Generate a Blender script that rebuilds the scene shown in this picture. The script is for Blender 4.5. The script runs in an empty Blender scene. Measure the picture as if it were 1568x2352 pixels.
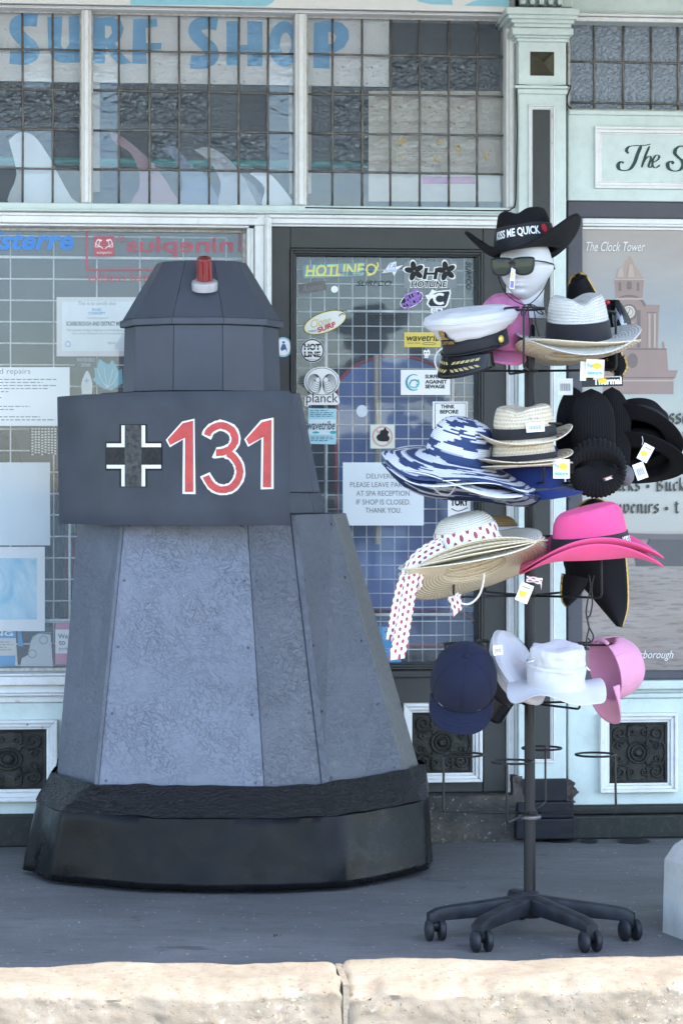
import bpy, math, random
from mathutils import Vector, Matrix, noise
from mathutils.geometry import tessellate_polygon
R = math.radians; PI = math.pi; sin = math.sin; cos = math.cos
random.seed(7)
S = bpy.context.scene; COL = S.collection

# ---------------------------------------------------------------- camera
CAMH = 1.30; FPX = 5900.0; HX, HY = 784.0, 1100.0     # focal length and principal point, photograph measured at 1568 px wide
cd = bpy.data.cameras.new('camera'); cam = bpy.data.objects.new('camera', cd); COL.objects.link(cam)
cam.location = (0, 0, CAMH); cam.rotation_euler = (R(90), 0, 0)
cd.sensor_fit = 'HORIZONTAL'; cd.sensor_width = 24; cd.lens = 24*FPX/1568; cd.shift_y = -(1176-HY)/1568
cd.clip_start = .05; cd.clip_end = 2000
S.camera = cam
# ---------------------------------------------------------------- sky, sun, exposure
SUN = Vector((.48, -.30, .84)).normalized()            # towards the sun: high, from the right and a little in front
el = math.asin(SUN.z); az = math.atan2(SUN.x, SUN.y)
W = bpy.data.worlds.new('World'); S.world = W; W.use_nodes = True
wn = W.node_tree.nodes; wl = W.node_tree.links; wn.clear()
sk = wn.new('ShaderNodeTexSky'); sk.sky_type = 'NISHITA'; sk.sun_disc = False
sk.sun_elevation = el; sk.sun_rotation = az; sk.air_density = 1.0; sk.dust_density = .6; sk.ozone_density = 1.0
bg = wn.new('ShaderNodeBackground'); bg.inputs[1].default_value = .15
wo = wn.new('ShaderNodeOutputWorld'); wl.new(sk.outputs[0], bg.inputs[0]); wl.new(bg.outputs[0], wo.inputs[0])
sd = bpy.data.lights.new('sun', 'SUN'); sd.energy = 2.1; sd.angle = R(.53); sd.color = (1, .955, .89)
so = bpy.data.objects.new('sun', sd); COL.objects.link(so); so.rotation_euler = SUN.to_track_quat('Z', 'Y').to_euler(); so.location = SUN*30
S.view_settings.view_transform = 'Standard'; S.view_settings.look = 'None'
S.view_settings.exposure = 2.45; S.view_settings.gamma = 1; S.view_settings.use_curve_mapping = False
S.cycles.max_bounces = 6; S.cycles.diffuse_bounces = 3; S.cycles.glossy_bounces = 3; S.cycles.transparent_max_bounces = 24
S.cycles.sample_clamp_indirect = 6; S.cycles.adaptive_threshold = .015; S.cycles.caustics_reflective = False; S.cycles.caustics_refractive = False

# ---------------------------------------------------------------- materials
MATS = {}
def srgb(h):
    h = h.lstrip('#'); c = [int(h[i:i+2], 16)/255 for i in (0, 2, 4)]
    return tuple(x/12.92 if x <= .04045 else ((x+.055)/1.055)**2.4 for x in c)
class N:
    def __init__(s, name):
        s.m = bpy.data.materials.new(name); s.m.use_nodes = True; s.t = s.m.node_tree
        s.b = s.t.nodes['Principled BSDF']; s.o = s.t.nodes['Material Output']; MATS[name] = s.m
    def n(s, typ, **kw):
        x = s.t.nodes.new('ShaderNode'+typ)
        for k, v in kw.items():
            if k.startswith('i_'): x.inputs[int(k[2:])].default_value = v
            else: setattr(x, k, v)
        return x
    def l(s, a, b): s.t.links.new(a, b)
    def co(s, kind='Object', scale=(1, 1, 1), rot=(0, 0, 0)):
        t = s.n('TexCoord'); mp = s.n('Mapping'); mp.inputs[3].default_value = scale; mp.inputs[2].default_value = rot
        s.l(t.outputs[kind], mp.inputs[0]); return mp.outputs[0]
    def noise(s, vec, scale, detail=4, rough=.55, dist=0):
        x = s.n('TexNoise'); x.inputs['Scale'].default_value = scale; x.inputs['Detail'].default_value = min(detail, 4)
        x.inputs['Roughness'].default_value = rough; x.inputs['Distortion'].default_value = dist; s.l(vec, x.inputs['Vector']); return x.outputs[0]
    def ramp(s, fac, a, b, c0=(0, 0, 0, 1), c1=(1, 1, 1, 1)):
        x = s.n('ValToRGB'); e = x.color_ramp.elements; e[0].position = a; e[1].position = b; e[0].color = c0; e[1].color = c1
        s.l(fac, x.inputs[0]); return x.outputs[0]
    def mix(s, fac, a, b, mode='MIX'):
        x = s.n('Mix'); x.data_type = 'RGBA'; x.blend_type = mode
        for i, v in ((0, fac), (6, a), (7, b)):
            if isinstance(v, (int, float)): x.inputs[i].default_value = v
            elif isinstance(v, tuple): x.inputs[i].default_value = (*v[:3], 1)
            else: s.l(v, x.inputs[i])
        return x.outputs[2]
    def math(s, op, a, b=0, c=0):
        x = s.n('Math'); x.operation = op
        for i, v in enumerate((a, b, c)):
            if isinstance(v, (int, float)): x.inputs[i].default_value = v
            else: s.l(v, x.inputs[i])
        return x.outputs[0]
    def bump(s, h, strength=.2, dist=.01):
        x = s.n('Bump'); x.inputs['Strength'].default_value = strength; x.inputs['Distance'].default_value = dist
        s.l(h, x.inputs['Height']); s.l(x.outputs[0], s.b.inputs['Normal']); return x
    def col(s, c):
        if isinstance(c, tuple): s.b.inputs['Base Color'].default_value = (*c[:3], 1)
        else: s.l(c, s.b.inputs['Base Color'])
    def set(s, **kw):
        for k, v in kw.items():
            i = s.b.inputs[k.replace('_', ' ').title().replace('Ior', 'IOR')]
            if isinstance(v, (int, float)): i.default_value = v
            else: s.l(v, i)
def plain(name, c, rough=.5, metal=0, var=.12, vs=14, bump=.08, bs=90, spec=None):
    s = N(name); v = s.co(); n1 = s.noise(v, vs, 5)
    s.col(s.mix(s.ramp(n1, .3, .75), tuple(x*(1-var) for x in c), tuple(min(1, x*(1+var)) for x in c)))
    s.set(roughness=rough, metallic=metal); s.b.inputs['Specular IOR Level'].default_value = spec if spec is not None else (.22 if max(c) < .1 else .5)
    if bump: s.bump(s.noise(v, bs, 3), bump, .004)
    return s.m
def paint(name, c, rough=.45, chips=.5, chipcol=(.22, .17, .12), dirt=.35, grain=True, dirtcol=(.28, .26, .22), rust=0):
    # old gloss paint on timber: brush grain, dull grime and small chips
    s = N(name); v = s.co(); vz = s.co(scale=(1, 1, .12))
    n1 = s.noise(v, 5, 6, .65); n2 = s.noise(v, 34, 5, .7); n3 = s.noise(vz, 110, 3)
    base = s.mix(s.ramp(n1, .35, .7), tuple(x*.9 for x in c), tuple(min(1, x*1.05) for x in c))
    base = s.mix(s.math('MULTIPLY', s.ramp(n2, .5, .82), dirt), base, dirtcol)
    ch = s.math('MULTIPLY', s.ramp(s.noise(v, 48, 5, .7), .745-.03*chips, .76-.03*chips), s.ramp(s.noise(v, 5, 3), .48, .62))
    base = s.mix(ch, base, chipcol)
    if rust:
        ru = s.math('MULTIPLY', s.ramp(s.noise(s.co(scale=(1, 1, .35)), 13, 3, .6), .72-.03*rust, .80-.03*rust), .85)
        base = s.mix(ru, base, (.36, .16, .045))
    s.b.inputs['Specular IOR Level'].default_value = .25 if max(c) < .12 else .5
    s.col(base); s.set(roughness=s.ramp(n2, .2, .8, (rough-.1,)*3+(1,), (rough+.18,)*3+(1,)))
    h = s.mix(.5, n3, n2) if grain else n2
    h2 = s.mix(ch, h, (0, 0, 0)); s.bump(h2, .22, .003)
    return s.m
paint('mint_paint', (.61, .70, .675), .42, 1.0, dirt=.22, rust=.6)
paint('white_paint', (.80, .805, .80), .42, 1.2, dirt=.22, rust=.5)
paint('worn_white_paint', (.78, .79, .79), .48, 2.4, dirt=.24, rust=1.5)
paint('charcoal_paint', (.052, .054, .053), .42, .5, (.3, .3, .28), .2, dirtcol=(.085, .085, .08))
paint('slate_paint', (.082, .083, .102), .4, .6, (.4, .4, .38), .2, dirtcol=(.13, .13, .13))
paint('plinth_paint', (.020, .024, .0225), .45, 2.2, (.25, .22, .18), .5, dirtcol=(.10, .085, .07))
paint('black_paint', (.012, .013, .019), .35, 1.2, (.3, .28, .26), .2, dirtcol=(.06, .06, .06))
paint('cream_wall', (.62, .61, .57), .6, .3, dirt=.3)
plain('iron', (.030, .031, .028), .45, 0, .5, 22, .5, 120)
plain('lead', (.17, .16, .15), .6, .3, .4, 40, .5, 160)
plain('putty', (.50, .49, .45), .7, 0, .3, 60, .5, 160)
plain('black_plastic', (.012, .0125, .015), .38, 0, .35, 20, .12, 200)
plain('black_wire', (.012, .012, .013), .32, 0, .2, 60, .1, 200)
plain('white_wire', (.72, .74, .74), .45, 0, .12, 60, .1, 200)
plain('white_board', (.92, .92, .92), .5, 0, .03, 6, .03, 60)
plain('letter_blue', (.16, .50, .88), .5, 0, .08, 8, 0)
plain('ink', (.02, .02, .022), .6, 0, .1, 8, 0)
plain('ink_grey', (.19, .19, .20), .6, 0, .1, 8, 0)
plain('ink_green', (.03, .068, .062), .45, 0, .2, 40, .1)
plain('print_white', (.80, .80, .79), .5, 0, .03, 8, 0)
plain('pale_paper', (.70, .76, .80), .6, 0, .05, 4, .05, 30)
plain('interior', (.10, .105, .115), .8, 0, .2, 3, 0)
def glass(name, haze=.12, refl=1.0, bump=0, bs=40, streak=0, blob=False, tint=(.985, .99, .995)):
    # window glass: mostly clear, mirror reflection by angle, and a film of salt and dust, with reflected blue sky painted into the tints
    s = N(name); s.t.nodes.remove(s.b); v = s.co()
    tr = s.n('BsdfTransparent'); tr.inputs[0].default_value = (*tint, 1)
    gl = s.n('BsdfGlossy'); gl.inputs['Roughness'].default_value = .04 if not bump else .12
    df = s.n('BsdfDiffuse'); df.inputs[0].default_value = (.56, .64, .74, 1); gl.inputs[0].default_value = (.80, .90, 1, 1)
    fr = s.n('Fresnel'); fr.inputs[0].default_value = 1.52
    m1 = s.n('MixShader'); s.l(s.math('MINIMUM', s.math('MULTIPLY', fr.outputs[0], 1.7*refl), 1), m1.inputs[0]); s.l(tr.outputs[0], m1.inputs[1]); s.l(gl.outputs[0], m1.inputs[2])
    m2 = s.n('MixShader')
    hz = s.math('MULTIPLY', s.ramp(s.noise(s.co(scale=(1, 1, .4)), 3.2, 5, .6), .2, .8, (.55,)*3+(1,), (1.25,)*3+(1,)), haze)
    if streak: hz = s.math('ADD', hz, s.math('MULTIPLY', s.ramp(s.noise(s.co(scale=(1, 1, .05)), 60, 3), .62, .8), streak))
    if bump:
        if blob:
            vo = s.n('TexVoronoi'); vo.feature = 'SMOOTH_F1'; vo.inputs['Scale'].default_value = bs; vo.inputs['Smoothness'].default_value = .6
            nv = s.n('Mix'); nv.data_type = 'VECTOR'; nv.inputs[0].default_value = .06
            nt = s.n('TexNoise'); nt.inputs['Scale'].default_value = 30; s.l(v, nt.inputs['Vector']); s.l(v, nv.inputs[4]); s.l(nt.outputs[1], nv.inputs[5]); s.l(nv.outputs[1], vo.inputs['Vector'])
            h = vo.outputs[0]
        else: h = s.noise(v, bs, 2, .4, .8)
        bp = s.n('Bump'); bp.inputs['Strength'].default_value = bump; bp.inputs['Distance'].default_value = .012; s.l(h, bp.inputs['Height'])
        s.l(bp.outputs[0], gl.inputs['Normal']); s.l(bp.outputs[0], df.inputs['Normal']); s.l(bp.outputs[0], fr.inputs['Normal'])
    s.l(hz, m2.inputs[0]); s.l(m1.outputs[0], m2.inputs[1]); s.l(df.outputs[0], m2.inputs[2]); s.l(m2.outputs[0], s.o.inputs[0])
    return s.m
glass('window_glass', .07, .32, streak=.03)
glass('door_glass', .06, .28, streak=.03)
glass('plain_pane', .045, .5, .12, 30)
glass('rolled_pane', .04, .55, .55, 95)
glass('pebbled_pane', .04, .55, .6, 62, blob=True)
glass('obscure_pane', .40, 1.5, 1.0, 80, tint=(.30, .36, .45))
glass('fine_pane', .04, .5, .5, 150)
def mat(c, rough=.6, name=None, **kw):
    key = name or 'colour_%02x%02x%02x' % tuple(int(max(0, min(1, x))*255) for x in c)
    return MATS.get(key) or plain(key, c, rough, **{**dict(var=.05, bump=.04), **kw})

# ---------------------------------------------------------------- mesh helpers
class MB:
    def __init__(s): s.v = []; s.f = []; s.mi = []; s.uv = {}
    def add(s, vs, fs, mi=0, uvs=None):
        o = len(s.v); s.v += [tuple(x) for x in vs]
        for f in fs: s.f.append([o+i for i in f]); s.mi.append(mi)
        if uvs:
            for i, u in enumerate(uvs): s.uv[o+i] = u
        return s
    def box(s, x0, x1, y0, y1, z0, z1, mi=0):
        return s.add([(x0, y0, z0), (x1, y0, z0), (x1, y1, z0), (x0, y1, z0), (x0, y0, z1), (x1, y0, z1), (x1, y1, z1), (x0, y1, z1)],
                     [(0, 3, 2, 1), (4, 5, 6, 7), (0, 1, 5, 4), (1, 2, 6, 5), (2, 3, 7, 6), (3, 0, 4, 7)], mi)
    def frame(s, x0, x1, z0, z1, w, y0, y1, mi=0):                 # picture frame, four butted bars
        s.box(x0, x1, y0, y1, z1-w, z1, mi); s.box(x0, x1, y0, y1, z0, z0+w, mi)
        s.box(x0, x0+w, y0, y1, z0+w, z1-w, mi); return s.box(x1-w, x1, y0, y1, z0+w, z1-w, mi)
    def grid(s, fn, nu, nv, cu=False, mi=0, uv=None, flip=False):  # fn(i/nu, j/nv)
        vs = []; us = []; U = nu if cu else nu+1
        for j in range(nv+1):
            for i in range(U): vs.append(fn(i/nu, j/nv)); us.append(uv(i/nu, j/nv) if uv else (i/nu, j/nv))
        fs = []
        for j in range(nv):
            for i in range(nu):
                a = j*U+i; b = j*U+(i+1) % U; q = (a, b, b+U, a+U); fs.append(q[::-1] if flip else q)
        return s.add(vs, fs, mi, us)
    def tube(s, pts, r, n=8, caps=True, mi=0, closed=False):
        P = [Vector(p) for p in pts]; L = len(P); up = None; vs = []
        for i in range(L):
            a = P[(i-1) % L] if closed else P[max(0, i-1)]; b = P[(i+1) % L] if closed else P[min(L-1, i+1)]
            t = (b-a).normalized()
            if up is None: up = t.orthogonal()
            up = (up - t*up.dot(t)); up = up.normalized() if up.length > 1e-6 else t.orthogonal().normalized()
            w = t.cross(up); rr = r[i] if isinstance(r, (list, tuple)) else r
            for k in range(n): vs.append(P[i]+(up*cos(2*PI*k/n)+w*sin(2*PI*k/n))*rr)
        fs = []
        for i in range(L if closed else L-1):
            for k in range(n):
                a = i*n+k; b = i*n+(k+1) % n; c = ((i+1) % L)*n+k; d = ((i+1) % L)*n+(k+1) % n; fs.append((a, b, d, c))
        if caps and not closed: fs += [tuple(range(n))[::-1], tuple(range((L-1)*n, L*n))]
        return s.add(vs, fs, mi)
    def lathe(s, prof, n=32, mi=0, cx=0, cy=0, sx=1, sy=1):         # prof: (r, z) from bottom to top
        L = len(prof); vs = []; us = []; acc = 0
        for j, (r, z) in enumerate(prof):
            if j: acc += math.hypot(r-prof[j-1][0], z-prof[j-1][1])
            for k in range(n): vs.append((cx+r*cos(2*PI*k/n)*sx, cy+r*sin(2*PI*k/n)*sy, z)); us.append((k/n, acc))
        fs = [(j*n+k, j*n+(k+1) % n, (j+1)*n+(k+1) % n, (j+1)*n+k) for j in range(L-1) for k in range(n)]
        if prof[0][0] > 1e-5: fs.append(tuple(range(n))[::-1])
        if prof[-1][0] > 1e-5: fs.append(tuple(range((L-1)*n, L*n)))
        return s.add(vs, fs, mi, us)
    def flat(s, loops, mp, off=0, mi=0):                           # filled outline(s) drawn in 2-D, mp(x, y, off) -> point
        if not isinstance(loops[0][0], (tuple, list)): loops = [loops]
        tri = tessellate_polygon([[Vector((x, y, 0)) for x, y in l] for l in loops]); pts = [p for l in loops for p in l]
        def fix(t):
            (ax, ay), (bx, by), (cx, cy) = (pts[i] for i in t)
            return t if (bx-ax)*(cy-ay)-(by-ay)*(cx-ax) < 0 else t[::-1]
        return s.add([mp(x, y, off) for x, y in pts], [fix(tuple(t)) for t in tri], mi)
    def solid(s, loop, mp, o0, o1, mi=0):                          # extruded outline between two offsets
        a = sum((loop[i][0]-loop[i-1][0])*(loop[i][1]+loop[i-1][1]) for i in range(len(loop)))
        if a < 0: loop = loop[::-1]
        s.flat(loop, mp, o1, mi); n = len(loop)
        return s.add([mp(x, y, o0) for x, y in loop]+[mp(x, y, o1) for x, y in loop], [(i, (i+1) % n, n+(i+1) % n, n+i) for i in range(n)], mi)
    def ribbon(s, pts, w, mp, off=0, mi=0, closed=False):
        L = len(pts); P = [Vector(p[:2]) for p in pts]; vs = []
        for i in range(L):
            a = P[(i-1) % L] if (closed or i) else P[i]; b = P[(i+1) % L] if (closed or i < L-1) else P[i]
            d0 = (P[i]-a); d1 = (b-P[i]); d0 = d0.normalized() if d0.length > 1e-9 else d1.normalized(); d1 = d1.normalized() if d1.length > 1e-9 else d0
            t = (d0+d1); t = t.normalized() if t.length > 1e-6 else d0; nn = Vector((-t.y, t.x)); k = max(.5, nn.dot(Vector((-d0.y, d0.x))))
            ww = (w[i] if isinstance(w, (list, tuple)) else w)/2/k
            vs += [mp(*(P[i]+nn*ww), off), mp(*(P[i]-nn*ww), off)]
        return s.add(vs, [(2*i, 2*i+1, (2*i+3) % (2*L), (2*i+2) % (2*L)) for i in range(L if closed else L-1)], mi)
    def nib(s, pts, w, ang, mp, off=0, mi=0):                      # broad pen stroke
        dx, dy = cos(ang)*w/2, -sin(ang)*w/2
        return s.add([q for x, y in pts for q in (mp(x-dx, y-dy, off), mp(x+dx, y+dy, off))], [(2*i, 2*i+1, 2*i+3, 2*i+2) for i in range(len(pts)-1)], mi)
    def build(s, name, mats, parent=None, matrix=None, smooth=False, bevel=0, solid=0, sub=0, label=None, kind=None, seg=2, offset=-1):
        me = bpy.data.meshes.new(name); me.from_pydata(s.v, [], s.f)
        for m in (mats if isinstance(mats, (list, tuple)) else [mats]): me.materials.append(MATS[m] if isinstance(m, str) else m)
        me.polygons.foreach_set('material_index', s.mi)
        if s.uv:
            ul = me.uv_layers.new(name='UVMap'); d = [0.0]*(2*len(me.loops))
            for lp in me.loops: u = s.uv.get(lp.vertex_index, (0, 0)); d[2*lp.index] = u[0]; d[2*lp.index+1] = u[1]
            for p in me.polygons:                                  # unwrap the seam column
                li = list(p.loop_indices); us = [d[2*i] for i in li]
                if max(us)-min(us) > .5:
                    for i in li:
                        if d[2*i] < .5: d[2*i] += 1
            ul.data.foreach_set('uv', d)
        if smooth:
            me.polygons.foreach_set('use_smooth', [True]*len(me.polygons))
            if smooth is not True: me.set_sharp_from_angle(angle=R(smooth))
        me.update(); o = bpy.data.objects.new(name, me); COL.objects.link(o)
        if parent: o.parent = parent
        if matrix is not None: o.matrix_local = matrix
        if solid: md = o.modifiers.new('thickness', 'SOLIDIFY'); md.thickness = solid; md.offset = offset
        if sub: md = o.modifiers.new('smooth', 'SUBSURF'); md.levels = md.render_levels = sub
        if bevel: md = o.modifiers.new('edge', 'BEVEL'); md.width = bevel; md.segments = seg; md.limit_method = 'ANGLE'; md.angle_limit = R(40)
        if label: o['label'] = label
        if kind: o['kind'] = kind
        return o
def thing(name, label, cat, matrix=None, group=None):
    o = bpy.data.objects.new(name, None); COL.objects.link(o); o.empty_display_size = .05
    if matrix is not None: o.matrix_world = matrix
    return tag(o, label, cat, group)
def tag(o, label, cat, group=None):
    o['label'] = label; o['category'] = cat
    if group: o['group'] = group
    return o
def struct(o): o['kind'] = 'structure'; return o
def T(x, y, z): return Matrix.Translation((x, y, z))
def RX(a): return Matrix.Rotation(R(a), 4, 'X')
def RY(a): return Matrix.Rotation(R(a), 4, 'Y')
def RZ(a): return Matrix.Rotation(R(a), 4, 'Z')
def wp(px, py, Y): return Vector(((px-HX)/FPX*Y, Y, CAMH-(py-HY)/FPX*Y))   # measured point at a known distance

# lettering from the built-in face, fitted to a rectangle of the drawing it belongs to
_tc = {}
def glyphs(s, shear=0, bold=0):
    k = (s, shear, bold)
    if k not in _tc:
        cu = bpy.data.curves.new('t', 'FONT'); cu.body = s; cu.shear = shear; cu.offset = bold; cu.resolution_u = 3; cu.fill_mode = 'FRONT'; cu.align_x = 'CENTER'
        ob = bpy.data.objects.new('t', cu); me = bpy.data.meshes.new_from_object(ob)
        _tc[k] = ([tuple(v.co[:2]) for v in me.vertices], [tuple(p.vertices) for p in me.polygons])
        bpy.data.objects.remove(ob); bpy.data.curves.remove(cu); bpy.data.meshes.remove(me)
    return _tc[k]
def text(m, s, x0, y0, x1, y1, mp, off=.001, mi=0, shear=0, bold=0, mirror=False, rot=0):
    vs, fs = glyphs(s, shear, bold); xs = [v[0] for v in vs]; ys = [v[1] for v in vs]
    a, b, c, d = min(xs), max(xs), min(ys), max(ys); cx, cy = (x0+x1)/2, (y0+y1)/2; ca, sa = cos(R(rot)), sin(R(rot)); out = []
    for x, y in vs:
        fx = (x-a)/(b-a or 1); fx = 1-fx if mirror else fx
        X = x0+(x1-x0)*fx-cx; Y = y1-(y1-y0)*(y-c)/(d-c or 1)-cy
        out.append(mp(cx+X*ca-Y*sa, cy+X*sa+Y*ca, off))
    return m.add(out, [f[::-1] if mirror else f for f in fs], mi)
def lines(m, x0, y0, x1, rows, mp, off=.001, mi=0, h=2.2, seed=1):  # rows of print too small to read
    r = random.Random(seed)
    for k, (y, frac) in enumerate(rows):
        x = x0; e = x0+(x1-x0)*frac
        while x < e:
            w = min(r.uniform(5, 15), e-x); m.add([mp(x, y+h, off), mp(x+w, y+h, off), mp(x+w, y, off), mp(x, y, off)], [(0, 1, 2, 3)], mi); x += w+3
def arc(cx, cy, rx, ry, a0, a1, n): return [(cx+rx*cos(R(a0+(a1-a0)*i/n)), cy-ry*sin(R(a0+(a1-a0)*i/n))) for i in range(n+1)]
def bez(p, n=8):                                                    # smooth line through points (Catmull-Rom)
    out = []; L = len(p)
    for i in range(L-1):
        a = Vector(p[max(0, i-1)]); b = Vector(p[i]); c = Vector(p[i+1]); d = Vector(p[min(L-1, i+2)])
        for k in range(n):
            t = k/n; out.append(tuple(.5*((2*b)+(c-a)*t+(2*a-5*b+4*c-d)*t*t+(3*b-a-3*c+d)*t**3)))
    return out+[tuple(p[-1])]

# ---------------------------------------------------------------- the shopfront plane: local x along it, y into the building, z up
FA = R(5.7); FY = 9.22
FAC = T(0, FY, 0) @ Matrix.Rotation(FA, 4, 'Z')
def fp(px, py, d=0):
    k = (px-HX)/FPX; t = (d+FY*cos(FA))/(cos(FA)-k*sin(FA))
    return (t*k*cos(FA)+(t-FY)*sin(FA), CAMH-(py-HY)/FPX*t)
def fu(px, d=0): return fp(px, 0, d)[0]
def fz(px, py, d=0): return fp(px, py, d)[1]
def onf(d):                                                         # drawing on a facade-parallel plane at depth d, coordinates as measured
    def mp(x, y, off=0): u, z = fp(x, y, d); return (u, d-off, z)
    return mp

# ================================================================ SETTING
def asphalt():
    s = N('asphalt'); v = s.co(); a = s.noise(v, 1.3, 5, .6); b = s.noise(v, 260, 2, .6); c = s.noise(s.co(scale=(.6, 1.6, 1)), 16, 5, .75)
    base = s.mix(s.ramp(a, .3, .7), (.095, .097, .102), (.155, .157, .163)); base = s.mix(s.math('MULTIPLY', s.ramp(s.noise(v, 90, 4, .7), .4, .7), .55), base, (.21, .21, .215))
    base = s.mix(s.math('MULTIPLY', s.ramp(c, .48, .72), .55), base, (.06, .06, .064))
    vo = s.n('TexVoronoi'); vo.inputs['Scale'].default_value = 30; s.l(v, vo.inputs['Vector'])
    sp = s.math('MULTIPLY', s.ramp(vo.outputs['Distance'], .09, .13, (1, 1, 1, 1), (0, 0, 0, 1)), s.ramp(s.noise(v, 30, 1), .5, .52))
    base = s.mix(sp, base, (.5, .5, .5))
    # a few oily stains and ring marks
    big = s.noise(s.co(scale=(.6, 1.3, 1)), 2.6, 5, .65, .5); base = s.mix(s.math('MULTIPLY', s.ramp(big, .40, .66), .45), base, (.065, .066, .07)); st = s.math('MULTIPLY', s.ramp(s.noise(s.co(scale=(1, 2.0, 1)), 5.5, 4, .6, .8), .64, .70), .6); base = s.mix(st, base, (.045, .045, .048))
    s.col(base); s.set(roughness=.72); s.bump(s.mix(.5, b, s.noise(v, 45, 3)), .5, .004)
asphalt()
def sandstone():
    s = N('sandstone'); v = s.co(); a = s.noise(v, 4.5, 6, .7); b = s.noise(v, 38, 5, .7); c = s.noise(v, 160, 3, .7)
    base = s.mix(s.ramp(a, .3, .7), (.19, .158, .118), (.29, .25, .20)); base = s.mix(s.math('MULTIPLY', s.ramp(b, .45, .75), .6), base, (.17, .125, .08))
    g = s.n('NewGeometry'); sx = s.n('SeparateXYZ'); s.l(g.outputs['Normal'], sx.inputs[0]); side = s.ramp(sx.outputs[2], .3, .75, (1, 1, 1, 1), (0, 0, 0, 1))
    li = s.math('MULTIPLY', s.math('MULTIPLY', s.ramp(s.noise(v, 52, 4, .75), .56, .66), s.ramp(s.noise(v, 3.2, 2), .47, .62)), side)
    base = s.mix(li, base, (.50, .47, .40)); ye = s.math('MULTIPLY', s.ramp(s.noise(v, 21, 4, .7), .6, .72), s.math('MULTIPLY', side, .35)); base = s.mix(ye, base, (.42, .33, .11))
    ho = s.ramp(s.noise(v, 70, 3, .6), .28, .38); base = s.mix(ho, (.19, .14, .10), base)
    s.col(base); s.set(roughness=.9); s.bump(s.mix(.5, s.mix(.5, b, c), ho), .7, .006)
sandstone()
plain('mortar', (.21, .18, .14), .9, 0, .25, 30, .6, 120)
def slabs():
    s = N('paving'); v = s.co(); br = s.n('TexBrick'); br.inputs['Scale'].default_value = 1.6; br.inputs['Mortar Size'].default_value = .012
    br.inputs['Color1'].default_value = (.33, .31, .28, 1); br.inputs['Color2'].default_value = (.37, .35, .32, 1); br.inputs['Mortar'].default_value = (.18, .17, .15, 1)
    s.l(v, br.inputs['Vector']); s.col(br.outputs[0]); s.set(roughness=.85)
slabs()
def sea():
    s = N('sea_water'); s.col((.02, .05, .065)); s.set(roughness=.25); s.bump(s.noise(s.co(), .8, 5), .6, .3)
sea()
KA = R(4.2)                                                           # the kerb runs almost along the shopfront
KB = T(0, 6.83, 0) @ Matrix.Rotation(KA, 4, 'Z')
m = MB(); m.grid(lambda a, b: (-9+18*a, 6.865+(-9+18*a)*math.tan(KA)+b*(FY+3.5-6.865), 0), 1, 1); struct(m.build('pavement', 'asphalt'))
m = MB(); m.grid(lambda a, b: (-60+120*a, -7+14.2*b, -.36), 1, 1); struct(m.build('promenade', 'paving'))
m = MB(); m.grid(lambda a, b: (-900+1800*a, -900+1700*b, -3.2), 1, 1); struct(m.build('sea', 'sea_water'))
m = MB().box(-60, 60, -7.4, -7.0, -3.4, -.36); struct(m.build('sea_wall', 'paving'))
# kerb of worn sandstone blocks, each one its own stone
kerb = bpy.data.objects.new('kerb', None); COL.objects.link(kerb); kerb.matrix_world = KB; struct(kerb)
def kerb_stone(x0, x1, seed, chip):
    m = MB(); nx = int((x1-x0)*90); prof = [(.06, .002, 3), (.03, .010, 10), (-.20, .006, 4), (-.235, -.004, 3), (-.252, -.020, 26), (-.256, -.20, 4), (-.26, -.40, 1)]
    path = []                                                         # (y, z) down the section
    for i in range(len(prof)-1):
        for k in range(prof[i][2]): t = k/prof[i][2]; path.append((prof[i][0]*(1-t)+prof[i+1][0]*t, prof[i][1]*(1-t)+prof[i+1][1]*t))
    path.append(prof[-1][:2]); nv = len(path)-1
    def f(a, b):
        x = x0+(x1-x0)*a; y, z = path[round(b*nv)]; q = Vector((x*3, y*3, z*3+seed)); e = min(x-x0, x1-x)
        n1 = noise.fractal(q*1.2, 1, 2, 4); n2 = noise.fractal(q*7, 1, 2, 4); z += .008*n1; y += .008*n1
        if y < -.2: y += .004*n2+.0025*noise.noise(q*30)+.005*max(0, noise.noise(q*16)-.2)
        else: z += .0018*n2
        edge = max(0, 1-e/.02); z -= .016*edge**2*(1+n2); y += .010*edge**2*(y < -.2)
        if y < -.16 and z > -.03:                                     # chipped arris
            c = max(0, noise.fractal(Vector((x*chip*1.5, seed, 3)), 1, 2, 4)-.1)*.022; z -= c; y += c*.7
        if z < -.03: y += .010*max(0, noise.noise(q*9)-.25)
        return (x, y, z)
    m.grid(f, nx, nv, flip=False)
    m.build('kerb_stone', 'sandstone', kerb, smooth=60)
JX = (779-HX)/FPX*6.6
for i, (a, b) in enumerate(((-2.5, -1.36), (-1.35, JX-.007), (JX+.007, 1.32), (1.33, 2.5))): kerb_stone(a, b, i*5.3, 4+i)
m = MB()
for x in (JX, -1.355, 1.325): m.box(x-.008, x+.008, -.246, .05, -.38, .002)
m.build('mortar_joint', 'mortar', kerb)
# wall head and canopy that keep this stretch in the shade
m = MB().box(-6, 6, -.04, .3, 3.22, 5.2); struct(m.build('upper_wall', 'cream_wall', matrix=FAC))
m = MB().box(-7, 7, -1.27, 2.75, 3.30, 3.46); struct(m.build('canopy_roof', 'cream_wall', matrix=KB))
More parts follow.
